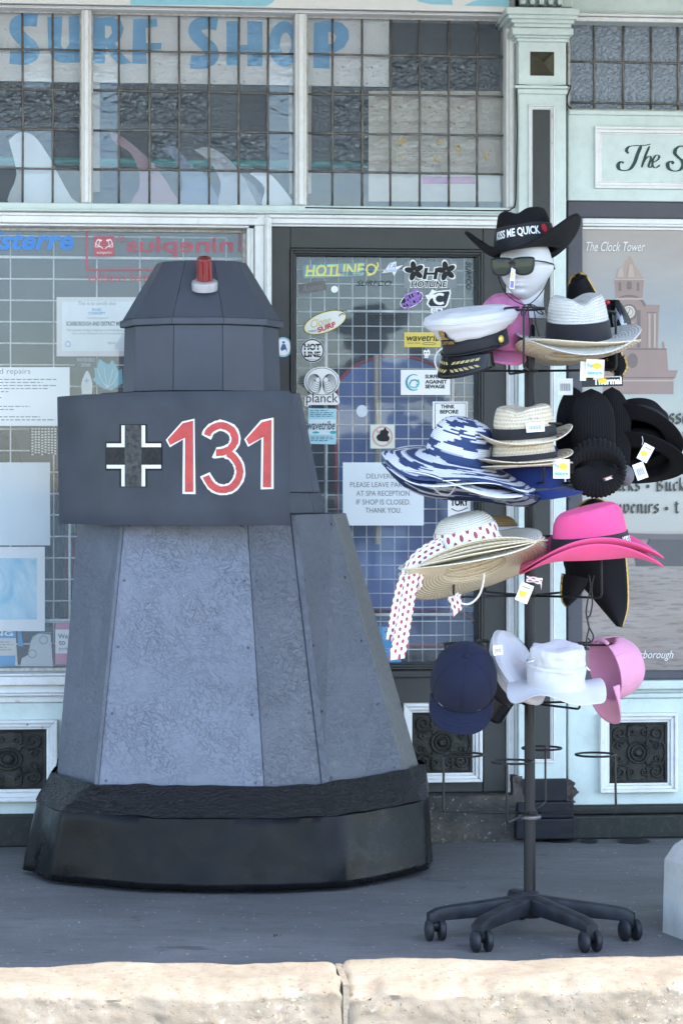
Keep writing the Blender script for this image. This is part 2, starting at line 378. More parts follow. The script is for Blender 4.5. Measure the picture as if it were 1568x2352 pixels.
# dim shop interior behind the glass
m = MB(); X0, X1, D0, D1 = -5.8, 5.8, .22, 2.2
m.box(X0, X1, D1, D1+.1, -.1, 3.3); m.box(X0, X0+.1, D0, D1, -.1, 3.3); m.box(X1-.1, X1, D0, D1, -.1, 3.3); m.box(X0+.1, X1-.1, D0, D1, 3.2, 3.3); m.box(X0+.1, X1-.1, D0, D1, -.1, .02)
struct(m.build('shop_interior', 'interior', matrix=FAC))
# side walls past the frame on both sides
for n_, a, b in (('side_wall', -6, -2.35), ('side_wall', 2.3, 6)):
    struct(MB().box(a, b, -.03, .2, 0, 3.22).build(n_, 'mint_paint', matrix=FAC, bevel=.004))

# ================================================================ SHOPFRONT (surf shop side)
shop = thing('shop_front', 'mint and white timber shopfront with leaded top lights, big window and charcoal door', 'shopfront', FAC)
LX = -2.35                                                            # left end, outside the frame
def bar(name, x0, x1, y0, y1, z0, z1, mt, par=None, bv=.004): return MB().box(x0, x1, y0, y1, z0, z1).build(name, mt, par or shop, bevel=bv)
zt = [fz(273, y, .0) for y in (24, 111, 203.5, 295, 385, 469)]        # rows of the leaded glazing
ur = fu(1160)
bar('head_beam', LX, fu(1180), -.03, .14, zt[0], 3.22, 'white_paint')
m = MB().box(LX, fu(1170), -.052, -.0305, fz(273, 16), fz(273, 7)); m.box(LX, fu(1160), -.042, -.0305, zt[0]+.004, fz(273, 19)); m.build('head_moulding', 'worn_white_paint', shop, bevel=.004)
bar('transom_rail', LX, fu(1187), -.035, .16, fz(273, 490), zt[5], 'mint_paint')
m = MB().box(LX, fu(1165), -.05, -.036, fz(273, 489), fz(273, 484)); m.build('rail_bead', 'mint_paint', shop, bevel=.003)
for a, b in ((187, 210), (677, 703), (1160, 1183), (-306, -283)):
    o = MB().box(fu(a), fu(b), -.022, .12, zt[5], zt[0]); w = fu(b)-fu(a); o.box(fu(a)+w*.25, fu(b)-w*.25, -.036, -.0225, zt[5]+.002, zt[0]-.002); o.build('mullion', 'worn_white_paint', shop, bevel=.006, seg=3)
PK = ['plain_pane', 'rolled_pane', 'pebbled_pane', 'fine_pane']
def leaded(par, xs, zs, d, kinds, bw=.0042):
    fr = MB().frame(xs[0]-.003, xs[-1]+.003, zs[-1]-.003, zs[0]+.003, .009, d-.012, d+.01).build('leaded_light', 'putty', par, bevel=.003)
    rnd = random.Random(len(xs)*17+int(xs[0]*100)); base = {}
    for i in range(len(xs)-1):
        for j in range(len(zs)-1):
            w, h = xs[i+1]-xs[i]-.002, zs[j]-zs[j+1]-.002; k = kinds(i, j, rnd); t = rnd.uniform(-.5, .5); t2 = rnd.uniform(-.5, .5)
            o = MB().box(-w/2, w/2, -.0012, .0012, -h/2, h/2).build('pane', k, fr)
            o.matrix_local = T((xs[i]+xs[i+1])/2, d, (zs[j]+zs[j+1])/2) @ RX(t) @ RZ(t2)
    for x in xs[1:-1]:
        w = rnd.uniform(-.0012, .0012); MB().tube([(x, d-.003, zs[-1]), (x+w, d-.005, (zs[0]+zs[-1])/2), (x-w, d-.003, zs[0])], bw, 6).build('lead_bar', 'lead', fr, smooth=True)
    for z in zs[1:-1]:
        p = [(xs[0]+(xs[-1]-xs[0])*k/8, d-.004-rnd.uniform(0, .0015), z+rnd.uniform(-.0016, .0016)) for k in range(9)]; MB().tube(p, bw*.95, 6).build('lead_bar', 'lead', fr, smooth=True)
    m = MB()
    for x in xs[1:-1]:
        for z in zs[1:-1]: m.lathe([(.0001, -.006), (.0065, -.003), (.0065, .003), (.0001, .006)], 8, cx=0, cy=0); m.v[-32:] = [(x+a, d-.004+c, z+b) for a, b, c in m.v[-32:]]
    o = m.build('solder_joint', 'lead', fr, smooth=True, kind='stuff')
    return fr
def kA(i, j, r): return 'pebbled_pane' if j in (2,) and r.random() < .75 else 'plain_pane' if r.random() < .45 else 'fine_pane' if j > 2 else 'rolled_pane'
def kB(i, j, r):
    if j == 4 or i in (0, 6): return 'plain_pane'
    if j in (1, 2, 3): return r.choice(['pebbled_pane', 'pebbled_pane', 'pebbled_pane', 'rolled_pane', 'fine_pane'])
    return 'rolled_pane' if i > 3 else 'fine_pane'
def kC(i, j, r):
    if j == 0: return 'fine_pane'
    if j == 4: return 'plain_pane'
    return 'rolled_pane' if i in (0, 6) else 'pebbled_pane'
gd = .05
leaded(shop, [fu(x, gd) for x in (-285, -221, -153, -85, -17, 52, 121, 187)], zt, gd, kA)
leaded(shop, [fu(x, gd) for x in (210, 273, 343, 411, 480, 548, 615, 678)], zt, gd, kB)
leaded(shop, [fu(x, gd) for x in (703, 763, 831, 896, 963, 1030, 1095, 1160)], zt, gd, kC)
# ---- display window on the left
zw1, zw0 = fz(300, 521), fz(60, 1545)
m = MB().box(LX, fu(609), -.026, .10, fz(300, 515), fz(300, 490)); m.box(LX, fu(572), -.012, .09, zw1, fz(300, 515)-.0005)
m.box(LX, fu(590), -.038, -.0265, fz(300, 499), fz(300, 492)); m.build('window_head', 'white_paint', shop, bevel=.005, seg=3)
m = MB().box(fu(584), fu(606), -.026, .10, 0.62, fz(300, 515)-.0006); m.box(fu(567), fu(584)-.0005, -.012, .09, zw0, zw1-.0005); m.box(fu(576), fu(581), -.02, -.0125, zw0, zw1-.001)
m.box(fu(606)+.0004, fu(622), -.040, .06, .16, fz(800, 502)); m.box(fu(610), fu(617), -.048, -.0405, .16, fz(800, 504)); m.build('window_jamb', 'white_paint', shop, bevel=.004, seg=3)
win = MB().frame(LX, fu(567), zw0, zw1, .012, .05, .09).build('display_window', 'putty', shop, bevel=.003)
MB().box(LX+.01, fu(567)-.01, .062, .068, zw0+.01, zw1-.01).build('pane', 'window_glass', win)
m = MB().box(LX, fu(600), -.075, .12, fz(60, 1571), fz(60, 1551)); m.box(LX, fu(600), -.05, .1, fz(60, 1551)+.0005, zw0-.0005)
m.box(LX, fu(600), -.045, .1, fz(60, 1590), fz(60, 1571)-.0005); m.box(LX, fu(600), -.062, .1, fz(60, 1596), fz(60, 1590)-.0005); m.box(LX, fu(600), -.038, .1, fz(60, 1612), fz(60, 1596)-.0005)
m.build('window_sill', 'worn_white_paint', shop, bevel=.006, seg=3)
ris = MB().box(LX, fu(600), -.024, .1, fz(60, 1868), fz(60, 1612)-.0006).build('stall_riser', 'mint_paint', shop, bevel=.003)
MB().box(LX, fu(600), -.045, .1, 0, fz(60, 1868)-.0006).build('plinth', 'plinth_paint', ris, bevel=.006)
def spiral(cx, cz, r0, turns, a0, y, sgn=1, n=22):
    return [(cx+r0*(1-.82*t/n)*cos(a0+sgn*turns*2*PI*t/n), y, cz+r0*(1-.82*t/n)*sin(a0+sgn*turns*2*PI*t/n)) for t in range(n+1)]
def vent(par, px0, py0, px1, py1, gx0, gy0, gx1, gy1, y, mt, ref):
    x0, x1, z0, z1 = fu(px0, y), fu(px1, y), fz(ref, py1, y), fz(ref, py0, y); a0, a1, c0, c1 = fu(gx0, y), fu(gx1, y), fz(ref, gy1, y), fz(ref, gy0, y); w = min(a0-x0, c0-z0)
    def ring(m, k0, k1, ya, yb):
        L = lambda k: (x0+(a0-x0)*k, x1+(a1-x1)*k, z0+(c0-z0)*k, z1+(c1-z1)*k)
        o = L(k0); i = L(k1); O = [(o[0], o[2]), (o[1], o[2]), (o[1], o[3]), (o[0], o[3])]; I = [(i[0], i[2]), (i[1], i[2]), (i[1], i[3]), (i[0], i[3])]
        for k in range(4):                                            # mitred bars
            q = (k+1) % 4; loop = [O[k], O[q], I[q], I[k]]
            m.add([(x, ya, z) for x, z in loop]+[(x, yb, z) for x, z in loop], [(0, 1, 2, 3), (4, 7, 6, 5), (0, 4, 5, 1), (1, 5, 6, 2), (2, 6, 7, 3), (3, 7, 4, 0)])
    m = MB(); ring(m, 0, .36, y-.034, y+.01); ring(m, .362, .74, y-.026, y+.01); ring(m, .742, 1, y-.018, y+.012)
    fr = m.build('vent_frame', mt, par, bevel=.003, seg=2)
    cx, cz, hx, hz = (a0+a1)/2, (c0+c1)/2, (a1-a0)/2, (c1-c0)/2; yb = y-.009; m = MB().box(a0-.001, a1+.001, y-.0035, y-.0005, c0-.001, c1+.001)
    fr2 = lambda t: (cx+hx*t[0], yb, cz+hz*t[1])
    r = .0052
    for sx in (-1, 1):
        for sz in (-1, 1):
            sp = spiral(.62, .62, .28, 1.35, R(225), 0, 1); m.tube([fr2((sx*p[0], sz*p[2])) for p in sp], [r*(1.15-.35*i/22) for i in range(23)], 6)
            sp = spiral(.22, .64, .16, 1.1, R(-60), 0, 1, 14); m.tube([fr2((sx*p[0], sz*p[2])) for p in sp], r*.8, 6)
            sp = spiral(.64, .22, .16, 1.1, R(150), 0, -1, 14); m.tube([fr2((sx*p[0], sz*p[2])) for p in sp], r*.8, 6)
            m.tube([fr2((sx*a, sz*b)) for a, b in bez([(.28, .28), (.36, .44), (.56, .40), (.86, .30), (.92, .1)], 4)], r*.8, 6)
            m.tube([fr2((sx*a, sz*b)) for a, b in bez([(.12, .92), (.3, .88), (.34, .74), (.3, .5)], 4)], r*.8, 6)
    for rr, k in ((.34, 1.1), (.22, .9)): m.tube([fr2((rr*cos(a*PI/10), rr*sin(a*PI/10))) for a in range(20)], r*k, 6, closed=True)
    m.tube([fr2((0, 0)), (cx, yb-.012, cz)], [hx*.16, hx*.08], 10)
    for q in ((-.96, 0, 0, 1), (.96, 0, 0, 1), (0, -.96, 1, 0), (0, .96, 1, 0)): m.tube([fr2((q[0]-q[2], q[1]-q[3])), fr2((q[0]+q[2], q[1]+q[3]))], r, 6)
    m.build('vent_grille', 'iron', fr, smooth=50)
vent(ris, -92, 1653, 132, 1840, -68, 1675, 107, 1812, -.024, 'worn_white_paint', 60)
# ---- door
zd = fz(900, 523)
door = MB().box(fu(622), fu(666), -.012, .07, .17, zd).box(fu(1108), fu(1160), -.012, .07, .17, zd).box(fu(666)+.0004, fu(1108)-.0004, -.012, .07, fz(900, 572), zd).build('door', 'charcoal_paint', shop, bevel=.004)
bar('door_lower_panel', fu(666)+.0004, fu(1108)-.0004, -.008, .07, .17, fz(1000, 1538), 'charcoal_paint', door)
bar('door_rail', fu(672), fu(1102), -.022, -.0085, fz(1000, 1556), fz(1000, 1540), 'charcoal_paint', door, .005)
def bead(name, px0, py0, px1, py1, steps, mt, par, ref=900):
    m = MB(); x0, x1, z0, z1 = fu(px0), fu(px1), fz(ref, py1), fz(ref, py0)
    for a, b, ya, yb in steps: m.frame(x0+a, x1-a, z0+a, z1-a, b-a-.0003, ya, yb)
    return m.build(name, mt, par, bevel=.0025)
bead('glazing_bead', 666.5, 573, 1107.5, 1537.5, ((0, .008, -.020, .06), (.008, .017, -.011, .06), (.017, .023, -.002, .06)), 'charcoal_paint', door)
MB().box(fu(676), fu(1098), .035, .040, fz(900, 1532), fz(900, 578)).build('pane', 'door_glass', door)
vent(door, 924, 1614, 1105, 1796, 945, 1636, 1083, 1775, -.008, 'worn_white_paint', 1000)
m = MB().box(fu(609), fu(1190), -.028, .10, fz(800, 516), fz(800, 490)-.0004); m.box(fu(616), fu(1172), -.044, -.0285, fz(800, 504), fz(800, 496)); m.box(fu(620), fu(1166), -.016, .08, zd+.0004, fz(800, 516)-.0004)
m.build('door_head', 'white_paint', shop, bevel=.004, seg=3)
m = MB().box(fu(1160)+.0004, fu(1178), -.03, .07, .17, fz(1170, 523)); m.box(fu(1178)+.0004, fu(1191), -.05, .07, .17, fz(1170, 523)); m.box(fu(1163), fu(1169), -.038, -.0305, .17, fz(1170, 524)); m.build('door_jamb', 'worn_white_paint', shop, bevel=.005, seg=3)
m = MB(); n_ = 40
m.grid(lambda a, b: (fu(605)+(fu(1200)-fu(605))*a, -.10+(.012*noise.noise(Vector((a*14, b*3, 2)))), .168*(1-b)), n_, 6); m.grid(lambda a, b: (fu(605)+(fu(1200)-fu(605))*a, -.10+.2*b+(.012*noise.noise(Vector((a*14, 0, 2)))) * (1-b), .168), n_, 1)
def step_mat():
    s = N('worn_step'); v = s.co(); a = s.noise(s.co(scale=(1, 1, 1.6)), 7, 6, .7); b = s.noise(v, 40, 5, .75); base = s.mix(s.ramp(a, .35, .65), (.022, .026, .026), (.085, .072, .058)); base = s.mix(s.ramp(b, .60, .66), base, (.24, .24, .23)); base = s.mix(s.ramp(s.noise(v, 14, 4, .7), .58, .7), base, (.035, .038, .038)); s.col(base); s.set(roughness=.8); s.bump(s.mix(.5, a, b), .8, .012)
step_mat()
m.build('doorstep', 'worn_step', shop, smooth=50)

# ================================================================ PILASTER
pil = thing('pilaster', 'mint painted pilaster with moulded capital, dark diamond boss and black plinth blocks', 'pilaster', FAC)
def pb(name, px0, px1, y0, y1, pz0, pz1, mt, par=None, bv=.004, ref=1245): return MB().box(fu(px0, y0), fu(px1, y0), y0, y1, fz(ref, pz1, y0), fz(ref, pz0, y0)).build(name, mt, par or pil, bevel=bv)
PY = -.085
sh = pb('shaft', 1190, 1300, PY, .15, 28, 1790, 'mint_paint')
m = MB()                                                               # capital: stacked mouldings
for a, b, t, u_, y in ((1163, 1331, 15, 32, PY-.075), (1167, 1327, 32, 42, PY-.066), (1174, 1319, 42, 52, PY-.055), (1180, 1312, 52, 62, PY-.045), (1176, 1317, 62, 79, PY-.05), (1182, 1310, 79, 86, PY-.028), (1186, 1306, 86, 95, PY-.014)):
    m.box(fu(a, y), fu(b, y), y, .1, fz(1245, u_, y)+.0004, fz(1245, t, y))
cap = m.build('capital', 'mint_paint', pil, bevel=.005, seg=3)
m = MB()
for k in range(5): x = fu(1200+k*21, PY-.02); m.box(x-.009, x+.009, PY-.04, PY, fz(1245, 14, PY), 3.1)
m.box(fu(1195), fu(1305), PY, .1, fz(1245, 14, PY), 3.2); m.build('fluting', 'mint_paint', pil, bevel=.004)
y = PY; x0, x1, z0, z1 = fu(1217, y), fu(1272, y), fz(1245, 173, y), fz(1245, 118, y); cx, cz = (x0+x1)/2, (z0+z1)/2
plain('diamond_paint', (.055, .052, .032), .3, 0, .3, 30, .4, 90)
MB().add([(x0, y-.001, z0), (x1, y-.001, z0), (x1, y-.001, z1), (x0, y-.001, z1), (cx, y-.026, cz)], [(0, 1, 4), (1, 2, 4), (2, 3, 4), (3, 0, 4)]).build('diamond_boss', 'diamond_paint', pil)
m = MB().box(fu(1183, y-.03), fu(1305, y-.03), y-.022, y-.0005, fz(1245, 204, y), fz(1245, 197, y)); m.box(fu(1186, y), fu(1303, y), y-.012, y-.0005, fz(1245, 216, y), fz(1245, 204, y)-.0004); m.build('neck_band', 'mint_paint', pil, bevel=.004)
x0, x1, z0, z1 = fu(1213, y), fu(1273, y), fz(1245, 1752, y), fz(1245, 240, y)
m = MB().frame(x0, x1, z0, z1, .006, y-.010, y-.0005); m.frame(x0+.0065, x1-.0065, z0+.0065, z1-.0065, .006, y-.005, y-.0005); m.build('panel_moulding', 'worn_white_paint', pil, bevel=.002)
pb('panel_strip', 1223, 1263, y-.002, y-.0003, 251, 1744, 'charcoal_paint', bv=0)
for a, b, t, u_, yy in ((1196, 1303, 1790, 1843, PY-.012), (1187, 1318, 1843, 1882, PY-.03), (1184, 1322, 1882, 1930, PY-.042)):
    MB().box(fu(a, yy), fu(b, yy), yy, .1, max(0, fz(1245, u_, yy))+.0005, fz(1245, t, yy)).build('plinth_block', 'black_paint', pil, bevel=.006)
def broken(px0, px1, py0, py1, y, seed):                               # crumbled plaster beside the plinth
    m = MB(); pts = []
    for k in range(26): t = k/25; pts.append((px0+9*noise.fractal(Vector((t*4.3, seed*3.7, .4)), 1, 2, 4)+5*sin(t*PI)*(1 if px1 < px0 else -1), py0+(py1-py0)*t+random.uniform(-2, 2)))
    loop = pts+[(px1, py1), (px1, py0)]
    m.solid(loop, onf(y), -.05, .012+0*seed); return m
plain('broken_plaster', (.075, .066, .06), .95, 0, .7, 40, 1, 70)
broken(1178, 1198, 1783, 1925, PY, 1).build('broken_edge', 'broken_plaster', pil); broken(1315, 1300, 1795, 1845, PY, 4).build('broken_edge', 'broken_plaster', pil)
# loose cable pinned down the pilaster
m = MB(); mp = onf(PY)
m.tube([mp(x, y, .012) for x, y in bez([(1310, 250), (1301, 240), (1301, 222), (1308, 200), (1296, 197), (1240, 199), (1192, 196), (1185, 206), (1186, 300), (1184, 400), (1182, 465), (1172, 480), (1150, 484), (1000, 482), (700, 477)], 6)], .0028, 6)
tag(m.build('cable', 'black_wire', matrix=FAC, smooth=True), 'thin black cable running down the pilaster and along the transom rail', 'cable')

# ================================================================ NEIGHBOURING SHOPFRONT (souvenir shop side)
nb = thing('souvenir_shop_front', 'mint shopfront bay with obscured top light, lettered fascia and slate poster frame', 'shopfront', FAC); shop2 = nb
RX1 = 2.3; xl = fu(1302)
def b2(name, x0, x1, y0, y1, z0, z1, mt, par=None, bv=.004): return MB().box(x0, x1, y0, y1, z0, z1).build(name, mt, par or nb, bevel=bv)
b2('head_beam', xl, RX1, -.03, .14, fz(1400, 52), 3.22, 'mint_paint')
m = MB().box(xl, RX1, -.055, -.0305, fz(1400, 42), fz(1400, 36)); m.box(xl, RX1, -.045, -.0305, fz(1400, 53), fz(1400, 43)); m.build('head_moulding', 'white_paint', nb, bevel=.004)
xs = [fu(x, gd) for x in (1304, 1363, 1430, 1494, 1556, 1620, 1684, 1748, 1812)]; zs = [fz(1400, y, gd) for y in (55, 143, 236, 254)]
leaded(nb, xs, zs, gd, lambda i, j, r: 'obscure_pane')
b2('fascia', xl, RX1, -.02, .14, fz(1400, 462), fz(1400, 254), 'mint_paint')
b2('fascia_bead', xl, RX1, -.032, -.0205, fz(1400, 266), fz(1400, 255), 'mint_paint', bv=.004)
m = MB(); x0, z0, z1 = fu(1362), fz(1400, 434), fz(1400, 292)
for a, b, ya in ((0, .010, -.036), (.0104, .022, -.030), (.0224, .028, -.024)): m.frame(x0+a, RX1-.2-a, z0+a, z1-a, b-a, ya, -.0205)
m.build('fascia_frame', 'white_paint', nb, bevel=.003)
fmp = onf(-.0205)
def script(m, strokes, mp, off):                                       # swelling pen strokes
    for k, (pts, w) in enumerate(strokes):
        p = bez(pts, 8); n = len(p); ws = []
        for i in range(n):
            a = p[max(0, i-1)]; b = p[min(n-1, i+1)]; dx, dy = b[0]-a[0], b[1]-a[1]; d = math.hypot(dx, dy) or 1; v = abs(dy)/d; ws.append(max(.26, .22+.78*v**1.5)*w*(.55+.45*min(1, i/3, (n-1-i)/3)))
        m.ribbon(p, ws, mp, off+.0002*k)
m = MB()
script(m, [([(1443, 352), (1438, 345), (1443, 337), (1455, 334), (1480, 333), (1494, 330)], 8), ([(1472, 334), (1464, 352), (1457, 372), (1447, 387), (1434, 391), (1422, 388), (1419, 378), (1425, 371), (1432, 374)], 9),
           ([(1491, 335), (1482, 356), (1473, 384)], 6), ([(1476, 374), (1483, 363), (1491, 358), (1494, 364), (1489, 380), (1493, 384), (1499, 378)], 5.5),
           ([(1499, 373), (1510, 366), (1513, 358), (1506, 356), (1499, 366), (1498, 379), (1505, 385), (1515, 378)], 5.5),
           ([(1576, 345), (1572, 337), (1562, 335), (1552, 341), (1549, 351), (1556, 360), (1565, 368), (1568, 379), (1560, 390), (1546, 392), (1535, 386), (1533, 375), (1541, 370), (1546, 376)], 9),
           ([(1590, 345), (1583, 372), (1577, 398)], 7), ([(1585, 358), (1596, 352), (1602, 362), (1595, 378), (1584, 381)], 6), ([(1618, 358), (1608, 360), (1605, 374), (1612, 382), (1622, 370), (1624, 358), (1620, 378), (1628, 382)], 6)], fmp, .0008)
m.build('lettering', 'ink_green', nb, label='dark green script lettering on the mint fascia')
m = MB().box(xl, RX1, -.012, .08, fz(1400, 500), fz(1400, 462)-.0004); m.box(xl, fu(1336), -.012, .08, fz(1450, 1541), fz(1400, 500)-.0004); m.box(xl, RX1, -.012, .08, fz(1450, 1561), fz(1450, 1541)-.0004)
pf = m.build('poster_frame', 'slate_paint', nb, bevel=.004)
m = MB()
for px, py in ((1305, 572), (1306, 1147), (1306, 900), (1306, 1420)):
    u, z = fp(px, py, -.012); m.lathe([(.006, 0), (.005, .003), (.0005, .005)], 10); m.v[-30:] = [(u+a, -.012-c, z+b) for a, b, c in m.v[-30:]]
m.build('frame_bolt', 'slate_paint', pf, smooth=True)
m = MB().box(fu(1336)+.001, RX1, .0, .06, fz(1400, 513), fz(1400, 500.5)); m.box(fu(1336)+.001, RX1, -.006, .06, fz(1400, 519), fz(1400, 513.5)); m.box(fu(1336)+.001, RX1, .01, .06, fz(1400, 526), fz(1400, 519.5)); m.build('poster_frame_head', 'white_paint', nb, bevel=.003)
m = MB().box(xl, RX1, -.06, .1, fz(1450, 1582), fz(1450, 1561)-.0004); m.box(xl, RX1, -.042, .1, fz(1450, 1590), fz(1450, 1582)-.0004); m.box(xl, RX1, -.03, .1, fz(1450, 1603), fz(1450, 1590)-.0004); m.build('window_sill', 'mint_paint', nb, bevel=.006, seg=3)
r2 = b2('stall_riser', xl, RX1, -.018, .1, fz(1450, 1847), fz(1450, 1603)-.0004, 'mint_paint')
m = MB().box(xl, RX1, -.04, .1, fz(1450, 1868), fz(1450, 1847)-.0004); m.box(xl, RX1, -.055, .1, 0, fz(1450, 1868)-.0004); m.build('plinth', 'plinth_paint', r2, bevel=.008, seg=3)
vent(r2, 1374, 1637, 1552, 1819, 1397, 1659, 1530, 1798, -.018, 'worn_white_paint', 1450)

# ================================================================ BEHIND AND ON THE GLASS
def flatthing(name, label, cat, d, layers, group=None, base_off=0):
    # layers: (material, draw(m, mp, off)) drawn one above the other; one flat printed thing
    m = MB(); mp = onf(d); ms = []
    for i, (mt, fn) in enumerate(layers):
        ms.append(mt if isinstance(mt, str) else mat(mt)); k = len(m.f); fn(m, mp, base_off+.0007*i); m.mi[k:] = [i]*(len(m.f)-k)
    return tag(m.build(name, ms, matrix=FAC), label, cat, group)
def rect(x0, y0, x1, y1): return lambda m, mp, o: m.flat([(x0, y0), (x1, y0), (x1, y1), (x0, y1)], mp, o)
def sheet(x0, y0, x1, y1, curl=0, rot=0, rnd=0):                        # a sheet of paper or vinyl with a little thickness and bow
    cx, cy = (x0+x1)/2, (y0+y1)/2; ca, sa = cos(R(rot)), sin(R(rot))
    def f(m, mp, o):
        def g(a, b):
            X = x0+(x1-x0)*a-cx; Y = y1-(y1-y0)*b-cy
            return mp(cx+X*ca-Y*sa, cy+X*sa+Y*ca, o-curl*(a**6*.6+(1-b)**5*.4+.15*sin(a*7+b*5)))
        m.grid(g, 8, 6)
    return f
def poly(*loops): return lambda m, mp, o: m.flat(list(loops) if isinstance(loops[0][0], (tuple, list)) else [list(loops)], mp, o)
def ell(cx, cy, rx, ry, n=28, rot=0): return [(cx+rx*cos(t*2*PI/n)*cos(R(rot))-ry*sin(t*2*PI/n)*sin(R(rot)), cy+rx*cos(t*2*PI/n)*sin(R(rot))+ry*sin(t*2*PI/n)*cos(R(rot))) for t in range(n)]
def disc(cx, cy, rx, ry=None, rot=0): return lambda m, mp, o: m.flat(ell(cx, cy, rx, ry or rx, 28, rot), mp, o)
def ringd(cx, cy, r, w, ry=None, rot=0): return lambda m, mp, o: m.ribbon(ell(cx, cy, r, ry or r, 36, rot), w, mp, o, closed=True)
def txt(s, x0, y0, x1, y1, **k): return lambda m, mp, o: text(m, s, x0, y0, x1, y1, mp, o, **k)
def strk(pts, w, smooth=True): return lambda m, mp, o: m.ribbon(bez(pts, 5) if smooth else pts, w, mp, o)
def many(*fs): return lambda m, mp, o: [f(m, mp, o+.00012*i) for i, f in enumerate(fs)]
def lns(x0, y0, x1, rows, h=2.2, seed=1): return lambda m, mp, o: lines(m, x0, y0, x1, rows, mp, o, h=h, seed=seed)
WHT = 'print_white'; INK = 'ink'
# ---- lettered board behind the leaded glass
def z1(*p): return [(x/2, y/2) for x, y in p]
brd = thing('sign_board', 'white sign board lettered SURF SHOP in blue behind the leaded glass', 'sign', FAC)
mp = onf(.085); b0 = fz(273, 189, .085)
MB().box(-2.3, fu(893, .085), .085, .097, b0, zt[0]+.02).build('board', 'white_board', brd)
def letter(fn):
    m = MB(); fn(m); m.build('letter', 'letter_blue', brd)
letter(lambda m: m.ribbon(bez(z1((172, 92), (120, 88), (78, 105), (75, 140), (105, 180), (142, 212), (148, 248), (110, 266), (45, 262)), 6), [29, 30, 30]+[30]*46, mp, .001))
letter(lambda m: m.flat(z1((217, 75), (287, 75), (280, 205), (290, 222), (304, 222), (318, 200), (315, 75), (368, 72), (370, 285), (335, 286), (300, 288), (262, 280), (235, 255), (222, 215)), mp, .001))
letter(lambda m: m.flat([z1((425, 82), (520, 76), (556, 95), (568, 130), (556, 170), (530, 198), (555, 240), (605, 288), (545, 296), (505, 250), (488, 212), (480, 290), (425, 288)), z1((482, 115), (483, 175), (500, 170), (514, 150), (510, 118))], mp, .001))
letter(lambda m: m.flat(z1((612, 85), (720, 85), (722, 120), (668, 128), (670, 195), (742, 195), (740, 225), (670, 228), (675, 292), (607, 290)), mp, .001))
letter(lambda m: m.ribbon(bez(z1((998, 108), (945, 102), (902, 118), (898, 152), (930, 190), (968, 225), (972, 262), (935, 284), (875, 282)), 6), [29, 30, 30]+[30]*46, mp, .001))
letter(lambda m: m.flat(z1((1040, 95), (1092, 95), (1094, 205), (1136, 205), (1135, 95), (1205, 96), (1206, 303), (1136, 301), (1136, 236), (1094, 236), (1092, 300), (1040, 298)), mp, .001))
letter(lambda m: m.flat([ell(652, 100, 35, 53), ell(656, 99, 13, 25)], mp, .001))
letter(lambda m: m.flat([[(721, 50), (755, 47), (785, 52), (800, 68), (801, 88), (790, 108), (768, 120), (756, 118), (757, 157), (719, 155)], [(753, 72), (753, 102), (766, 98), (772, 84), (766, 73)]], mp, .001))
# ---- surfboard fins standing behind the top lights
def fin(label, c, d, pts, rough=.35):
    o = MB().solid(bez(pts+[pts[0]], 4)[:-1], onf(d), -.005, .005).build('surfboard_fin', mat(c, rough), matrix=FAC, bevel=.003, smooth=40); return tag(o, label, 'surf fin', 'surfboard fins behind the top lights')
fin('white surfboard fin in crinkled wrapping behind the leftmost leaded panes', (.62, .66, .68), .10, [(20, 322), (45, 303), (78, 312), (112, 358), (135, 402), (165, 455), (185, 472), (25, 472), (38, 400)])
fin('dusky pink surfboard fin behind the leaded glass', (.30, .13, .17), .11, [(250, 302), (275, 310), (312, 338), (346, 370), (372, 402), (396, 440), (408, 474), (305, 474), (320, 430), (318, 390), (298, 350), (262, 326)])
fin('dull blue surfboard fin with white logo behind the leaded glass', (.10, .15, .27), .125, [(370, 340), (402, 336), (432, 372), (470, 400), (492, 440), (503, 474), (415, 474), (420, 420), (400, 365)])
fin('pale grey surfboard fin leaning right behind the leaded glass', (.36, .37, .38), .10, [(446, 344), (480, 338), (520, 360), (555, 400), (575, 440), (584, 474), (505, 474), (507, 420), (482, 372)])
fin('clear white surfboard fin in the corner by the mullion', (.78, .80, .81), .095, [(573, 397), (612, 395), (648, 430), (672, 474), (604, 474), (607, 430)])
fin('dark grey surfboard fin between the pale grey and white ones', (.10, .11, .12), .12, [(540, 392), (585, 428), (604, 474), (552, 474)])
tag(MB().tube([(-2.2, .5, fz(300, 372, .5)), (fu(1000, .5), .5, fz(300, 372, .5))], .016, 12).build('teal_rail', mat((.03, .42, .38), .4), matrix=FAC, smooth=50), 'teal rail running across inside behind the leaded top lights', 'rail')
for a, b in ((214, 229), (704, 715), (664, 677)): MB().box(fu(a, .1), fu(b, .1), .1, .14, fz(300, 440, .1), fz(300, 190, .1)).build('inner_post', mat((.52, .45, .38)), shop)
flatthing('paper_packet', 'cream paper packet with faint print and yellow stains behind the leaded glass', 'packet', .09, [((.60, .53, .43), sheet(846, 208, 1162, 462)),
    ((.45, .39, .31), many(rect(915, 279, 1085, 280.5), rect(915, 279, 916.5, 392), lns(935, 340, 1040, [(340, .9), (346, 1), (352, .8), (358, .95)], 2))), ('ink_grey', many(txt('Serving Artists for over 120 years', 936, 316, 992, 324), txt('18" x 20"', 990, 376, 1012, 384))),
    ((.66, .45, .10), many(disc(922, 323, 9), disc(919, 362, 5), disc(1010, 325, 9, 5, -30), disc(1052, 343, 5, 12), disc(1116, 357, 4, 13), disc(1003, 365, 8, 5))), ((.45, .10, .25), many(rect(970, 405, 1090, 422)))])
